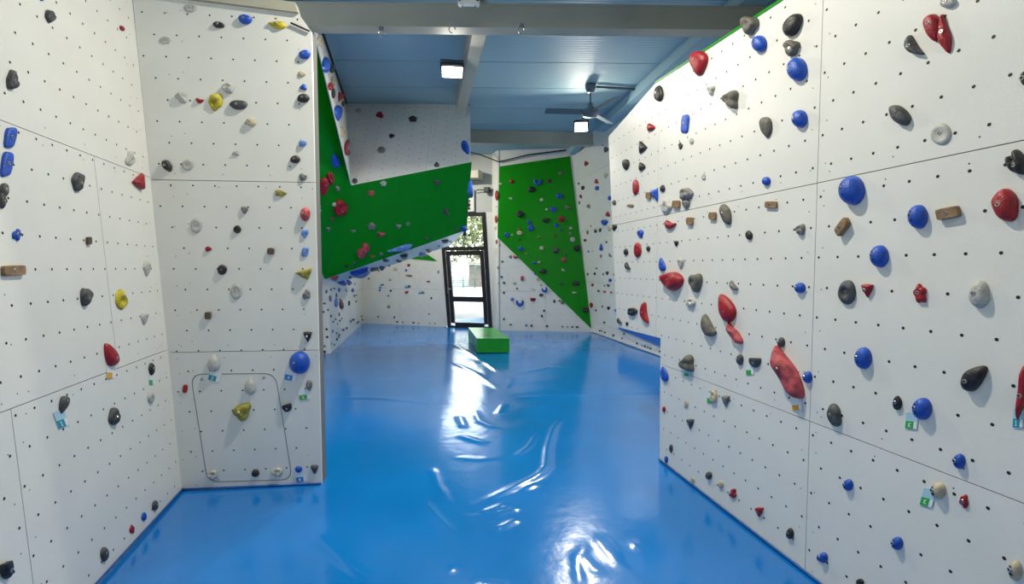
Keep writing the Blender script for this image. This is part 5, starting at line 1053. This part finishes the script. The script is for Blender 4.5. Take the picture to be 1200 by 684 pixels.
["V","eg","bk",0.1907,1.1821,0.0695,0.0026,-0.0031,0.025,0.0134,168],
["BR","do","dg",0.3443,0.1302,0.0292,0.0,0.0005,0.0262,0.0248,305],
["U","rk","dg",1.7233,0.4373,0.1058,-0.137,-0.0018,0.0478,0.0105,139],
["B","do","pu",2.2339,0.7621,0.0305,0.0003,0.0006,0.0291,0.0276,221],
["BR","eg","pu",1.9243,0.1022,0.031,-0.0001,0.0005,0.0228,0.0182,314],
["N","rk","dg",0.3895,0.8115,0.0152,0.0005,-0.0008,0.0246,0.0103,162],
["V","eg","dg",1.1079,0.4868,0.0783,0.0029,-0.0085,0.0274,0.0142,188],
["V","eg","pu",1.0089,0.1953,0.0785,0.0029,-0.0109,0.0271,0.0141,201],
["V","do","dg",6.6816,1.248,0.2278,0.0046,-0.0051,0.0338,0.0324,175],
["FR","do","pu",0.895,0.7006,0.0481,0.0063,0.0039,0.0263,0.0221,357],
["FR","do","pu",0.4553,0.5726,0.0519,0.0069,0.0046,0.0275,0.023,359],
["FR","eg","gy",1.8329,0.0901,0.038,0.0057,0.0056,0.0273,0.0153,367],
["V","eg","dg",0.3592,0.5462,0.0773,0.0022,-0.0086,0.0217,0.0146,184],
["FR","eg","gy",1.7445,1.3309,0.0299,0.0071,0.0008,0.0325,0.012,349],
["BR","do","dg",0.513,1.0699,0.0261,-0.0,0.0002,0.0259,0.0246,292],
["B","eg","pu",1.6651,0.0631,0.0345,0.0003,0.0012,0.0251,0.02,228],
["FR","eg","dg",1.9529,0.2054,0.0374,0.0052,0.0051,0.0251,0.0151,366],
["GR","do","bk",0.5791,2.3148,0.0269,-0.0,-0.0002,0.0243,0.0232,253],
["V","eg","bk",0.524,1.1862,0.0749,0.0023,-0.0032,0.0224,0.0139,169],
["V","eg","dg",3.3549,0.8789,0.1295,0.0034,-0.0075,0.0289,0.018,176],
["B","do","bk",1.0597,0.1919,0.0292,0.0004,0.0009,0.0278,0.0263,225],
["FR","do","dg",0.8911,0.0913,0.0472,0.0056,0.0063,0.0238,0.0216,364],
["B","eg","dg",0.2312,1.2852,0.0298,0.0005,0.0002,0.028,0.0224,213],
["B","eg","gy",0.9353,1.252,0.0248,0.0005,0.0002,0.0319,0.0187,212],
["GR","eg","lg",0.3862,2.4361,0.0246,-0.0,-0.0002,0.0244,0.0196,252],
["B","eg","dg",0.5309,0.1913,0.0362,0.0004,0.0011,0.0234,0.0187,224],
["FR","do","bk",0.583,0.0916,0.0415,0.0069,0.0054,0.0285,0.0185,362],
["FR","do","dg",0.7468,1.5941,0.0442,0.0059,0.0001,0.0235,0.02,342],
["FR","eg","gy",1.1273,1.2005,0.0496,0.0049,0.0018,0.0207,0.0163,352],
["BR","eg","be",0.029,1.1973,0.0204,0.0,0.0001,0.0289,0.0162,288],
["V","eg","gy",4.7538,0.2166,0.1637,0.0034,-0.0163,0.0265,0.0214,193],
["FR","do","rd",2.9736,0.0802,0.0292,0.0035,0.0048,0.0195,0.0162,371],
["B","eg","gy",2.159,0.3198,0.0239,0.0003,0.0007,0.0293,0.018,223],
["B","eg","bk",1.1466,0.0677,0.0325,0.0003,0.0011,0.0231,0.0184,226],
["FR","do","bk",3.4265,0.0798,0.0241,0.0034,0.0042,0.0201,0.014,373],
["GR","eg","ol",0.7427,1.9552,0.0246,-0.0,-0.0001,0.0221,0.0178,258],
["V","eg","dg",4.8591,0.1007,0.136,0.0041,-0.0146,0.032,0.0173,194],
["V","eg","dg",0.7087,0.275,0.0661,0.0024,-0.0089,0.0226,0.0122,200],
["V","eg","dg",0.9322,0.1649,0.0724,0.0025,-0.0103,0.023,0.0124,202],
["BR","do","dg",1.6753,0.1036,0.0227,-0.0001,0.0004,0.0229,0.0217,312],
["B","do","dg",0.8676,0.8,0.0268,0.0004,0.0005,0.0255,0.0241,217],
["FR","do","gy",2.7409,0.0741,0.0278,0.0037,0.0045,0.02,0.0151,369],
["V","eg","bk",4.0738,0.1338,0.1321,0.0031,-0.0147,0.0252,0.0184,195],
["V","eg","bk",3.7759,0.1344,0.1314,0.003,-0.0149,0.0247,0.0179,196],
["V","eg","dg",3.6482,0.7161,0.1136,0.0032,-0.0079,0.0268,0.0157,190],
["BR","do","dg",0.0667,2.1752,0.0226,0.0,-0.0001,0.0223,0.0213,264],
["B","eg","gy",1.3243,0.0647,0.0219,0.0004,0.0008,0.0276,0.0165,227],
["V","eg","dg",1.3525,0.5068,0.0744,0.0022,-0.0077,0.02,0.0129,187],
["V","eg","gy",0.1326,0.1512,0.0365,0.0029,-0.0057,0.0283,0.0072,204],
["V","eg","gy",3.4702,1.1796,0.1144,0.0027,-0.0038,0.0225,0.0163,178],
["BR","do","gy",1.8,0.1,0.0198,-0.0001,0.0003,0.02,0.0189,313],
["V","eg","gy",0.8396,0.4504,0.0601,0.002,-0.0069,0.019,0.0108,189],
["Q","do","be",0.3297,3.1676,0.04,0.0001,-0.0047,0.0222,0.017,239],
["FR","eg","dg",1.7236,4.1958,0.0401,0.0033,-0.0099,0.0137,0.0118,316],
["V","eg","dg",3.7369,0.8753,0.1064,0.0028,-0.006,0.023,0.0148,177],
["FR","do","dg",0.7049,0.1016,0.0365,0.0048,0.0048,0.0202,0.0165,363],
["FR","do","dg",0.6476,2.5906,0.0347,0.0047,-0.0029,0.018,0.0156,331],
["FR","do","be",0.598,2.0063,0.0351,0.0047,-0.0012,0.0185,0.0157,339],
["B","do","bk",1.8334,0.0509,0.0191,0.0002,0.0007,0.0205,0.0172,229],
["B","do","gy",2.1665,0.0584,0.0189,0.0002,0.0007,0.0203,0.0171,230],
["B","do","pu",2.336,0.0555,0.0188,0.0002,0.0007,0.0202,0.017,231]]
TAGS = [
["L",-1.1878,0.8829,0.0375,-0.0134,-0.0025,0.0431,"cyan","teal","1","clear tag with teal square under the dark grey teardrop hold on the left wall"],
["L",-0.7359,1.0127,0.0376,0.0071,-0.008,0.0351,"pale","orange","","pale tag with orange patch under the red teardrop hold on the left wall"],
["L",-0.2783,0.8636,0.0341,0.0068,-0.0078,0.0298,"pale","green","","small pale tag with green patch under the black hold by the left corner"],
["F",0.2532,0.8208,0.0391,0.011,-0.0122,0.0389,"pale","teal","2","white tag with teal square on top edge of the hatch outline"],
["F",0.7806,0.8152,0.0413,0.0083,-0.0086,0.0434,"pale","blue","4","white tag with blue square beside the large blue dome on the hatch wall"],
["F",0.874,0.667,0.0391,-0.0043,0.0047,0.0379,"pale","green","K","white tag with green square beside the grey hold near the hatch wall's edge"],
["F",0.8366,0.0519,0.0394,-0.0046,0.0041,0.0419,"pale","blue","4","white tag with blue square at the foot of the hatch wall"],
["R",0.3921,0.809,0.0451,-0.0007,0.0098,0.0225,"cyan","green","","tiny green tag under the brownish grey three-lobed hold on the right wall"],
["R",1.0628,0.9755,0.0336,-0.0043,0.0087,0.0307,"pale","green","","clear tag with green patch beside the dark grey half-moon hold on the right wall"],
["R",0.6885,0.7002,0.0477,-0.0013,0.0128,0.0385,"pale","green","","clear tag with green patch beside the beige jug low on the right wall"],
["R",1.4325,0.8627,0.0342,-0.0064,0.0136,0.0282,"pale","orange","","white tag with orange patch below the longest red hold"],
["R",2.0358,0.9651,0.0239,0.002,0.0049,0.0346,"cyan","green","K","clear tag with green K square under the blue dome on the right wall"],
["R",2.1116,0.6752,0.0234,0.0072,0.0044,0.0391,"cyan","green","K","clear tag with green K square beside the beige dome low on the wall"],
["R",2.3877,1.0855,0.014,0.0004,0.0031,0.0326,"cyan","teal","1","clear tag with teal number one square under the red hold at the wall's end"],
["B",0.6194,1.0517,0.0564,0.0008,0.0007,0.0488,"cyan","blue","","tiny light blue tag on the back wall beside a dark knobbly hold"],
["B",1.4767,1.0743,0.0678,0.0006,0.0008,0.0479,"cyan","blue","","tiny light blue tag on the back wall above the maroon hold"],
["B",1.9043,0.9134,0.0665,0.0005,0.0011,0.0475,"cyan","blue","","tiny light blue tag on the back wall nearest the glass door"]]
LIFT = dict(GR=0.0)
WHO = dict(R='holds on the tall right wall', L='holds on the near left wall', F='holds on the hatch wall', FR='holds on the far right wall', GR='holds on the tall green slab', BR='holds on the white back wall')
bolt_me = None
def bolt_mesh():
    V = []; F = []
    for r, z, n in ((1, 0, 12), (1, .35, 12), (.86, .5, 12), (.5, .5, 12), (.45, .1, 12)):
        for j in range(12): a = math.pi*j/6; V.append((r*math.cos(a), r*math.sin(a), z))
    for k in range(4):
        for j in range(12): F.append((k*12+j, k*12+(j+1) % 12, (k+1)*12+(j+1) % 12, (k+1)*12+j))
    F.append(tuple(48+j for j in range(12)))
    me = bpy.data.meshes.new('bolt'); me.from_pydata(V, [], F); me.materials.append(M['metal']); me.materials.append(M['hole'])
    me.polygons.foreach_set('material_index', [0]*36 + [1]*13)
    return me
bolt_me = bolt_mesh()
from mathutils.bvhtree import BVHTree
def on_surface(bv, x, y):
    loc, nor, i, d = bv.ray_cast(Vector((x, y, 1.0)), Vector((0, 0, -1)))
    if loc is None: return None
    return loc, (nor if nor.z > 0 else -nor)
def surf_z(V, x, y):
    d = (V[:, 0]-x)**2 + (V[:, 1]-y)**2; i = np.argsort(d)[:4]; w = 1/(d[i]+1e-4)
    return float((V[i, 2]*w).sum()/w.sum())
for (w, kind, col, u, v, a, b, c, d_, H, seed, tall, bolt, label) in HOLDS:
    Vn, F = hold_shape(kind, 24 if bolt else 14, 8 if bolt else 5, seed, bool(tall))
    A = np.array([[a, b], [c, d_]]); xy = Vn[:, :2] @ A.T
    P = np.column_stack([xy, Vn[:, 2]*H])
    if np.linalg.det(A) < 0: F = [f[::-1] for f in F]
    o = mesh_obj('climbing_hold', P, F, M[col], smooth=(kind != 'bk'), matrix=fmat(w, u, v, .001))
    tag(o, label, 'climbing hold', WHO.get(w, 'holds on the overhang and recess'))
    if bolt:
        bx_, by_ = dict(cr=(0, -.68), pn=(.15, .35), jg=(-.05, -.15), do=(-.28, .12), dr=(0, -.35), tr=(0, 0), hm=(0, -.1), hr=(0, -.15)).get(kind, (-.1, .08))
        bv = BVHTree.FromPolygons([tuple(p) for p in P], [tuple(f) for f in F])
        size = .0080 if w in 'RLF' else .012
        p = A @ np.array([bx_, by_]); hit = on_surface(bv, p[0], p[1])
        if hit:
            bo = bpy.data.objects.new('bolt', bolt_me); COL.objects.link(bo); bo.parent = o
            nn = (hit[1] + Vector((0, 0, 1))).normalized()
            bo.rotation_euler = nn.to_track_quat('Z', 'Y').to_euler()
            bo.location = hit[0] - nn*size*.25; bo.scale = (size, size, size)
        if kind == 'do' and w == 'R' and H > .02:
            for q in ((-.30, .42), (-.12, -.30)):
                p = A @ np.array(q); hit = on_surface(bv, p[0], p[1])
                if not hit: continue
                k = mesh_obj('screw_hole', [(.0055*math.cos(t*1.047), .0055*math.sin(t*1.047), z) for z in (-.004, .0006) for t in range(6)], [(6, 7, 8, 9, 10, 11)] + [(t, (t+1) % 6, 6+(t+1) % 6, 6+t) for t in range(6)], M['hole'], o)
                k.location = hit[0]; k.rotation_euler = hit[1].to_track_quat('Z', 'Y').to_euler()
# the many tiny ones beyond the limit, as one mesh
VV = []; FF = []; FM = []; keys = list(HC)
for (w, kind, col, u, v, a, b, c, d_, H, seed) in SMALL:
    Vn, F = hold_shape(kind, 9, 4, seed, False); A = np.array([[a, b], [c, d_]]); xy = Vn[:, :2] @ A.T
    m = fmat(w, u, v, .001); base = len(VV)
    VV += [m @ Vector((xy[i, 0], xy[i, 1], Vn[i, 2]*H)) for i in range(len(Vn))]
    flip = np.linalg.det(A) < 0
    for f in F: FF.append(tuple(base+i for i in (f[::-1] if flip else f))); FM.append(keys.index(col))
o = mesh_obj('small_climbing_holds', VV, FF, [M[k] for k in keys], smooth=True, fm=FM)
tag(o, 'scatter of tiny mixed-colour footholds on the far walls', 'climbing holds', kind='stuff')

# route tags
TC = dict(pale=(.74, .80, .84), cyan=(.42, .66, .78), teal=(.01, .30, .42), orange=(.75, .38, .02), green=(.03, .42, .06), blue=(.02, .25, .66))
for k, c in TC.items(): M['tag_'+k] = mat('tag_'+k, c, .35)
M['ink'] = mat('white_ink', (.85, .85, .85), .5)
for (w, u, v, a, b, c, d_, c1, c2, ch, label) in TAGS:
    t = empty('route_tag'); t.matrix_world = fmat(w, u, v, .002); tag(t, label, 'tag', 'route tags')
    T = lambda x, y: (a*x+b*y, c*x+d_*y)
    prism('card', [T(-1, -1), T(1, -1), T(1, 1), T(-1, 1)], 0, .0015, M['tag_'+c1], t)
    prism('colour_square', [T(-.95, -.95), T(.35, -.95), T(.35, -.05), T(-.95, -.05)], .0016, .0026, M['tag_'+c2], t)
    if c1 == 'pale' or ch: prism('paper_patch', [T(.4, -.9), T(.95, -.9), T(.95, -.1), T(.4, -.1)], .0016, .0024, M['ink'], t)
    st = dict(K=[((-.25, -1), (-.25, 1)), ((-.2, 0), (.8, 1)), ((-.2, 0), (.8, -1))], **{'1': [((0, -1), (0, 1)), ((0, 1), (-.5, .5)), ((-.5, -1), (.5, -1))], '2': [((-.5, .6), (0, 1)), ((0, 1), (.5, .5)), ((.5, .5), (-.5, -1)), ((-.5, -1), (.6, -1))], '4': [((.3, -1), (.3, 1)), ((.3, 1), (-.6, -.3)), ((-.6, -.3), (.7, -.3))]}).get(ch, [])
    if st:
        V = []; F = []
        for p, q in st:
            p = Vector(p); q = Vector(q); dd = (q-p).normalized(); nn = Vector((-dd.y, dd.x))*.16; i = len(V)
            for z in (.0028, .0034):
                for pt in (p-nn, q-nn, q+nn, p+nn): x_, y_ = T(-.30+pt.x*.34, -.5+pt.y*.26); V.append((x_, y_, z))
            F += [tuple(i+k for k in f) for f in BOXF]
        mesh_obj('lettering', V, F, M['ink'], t)
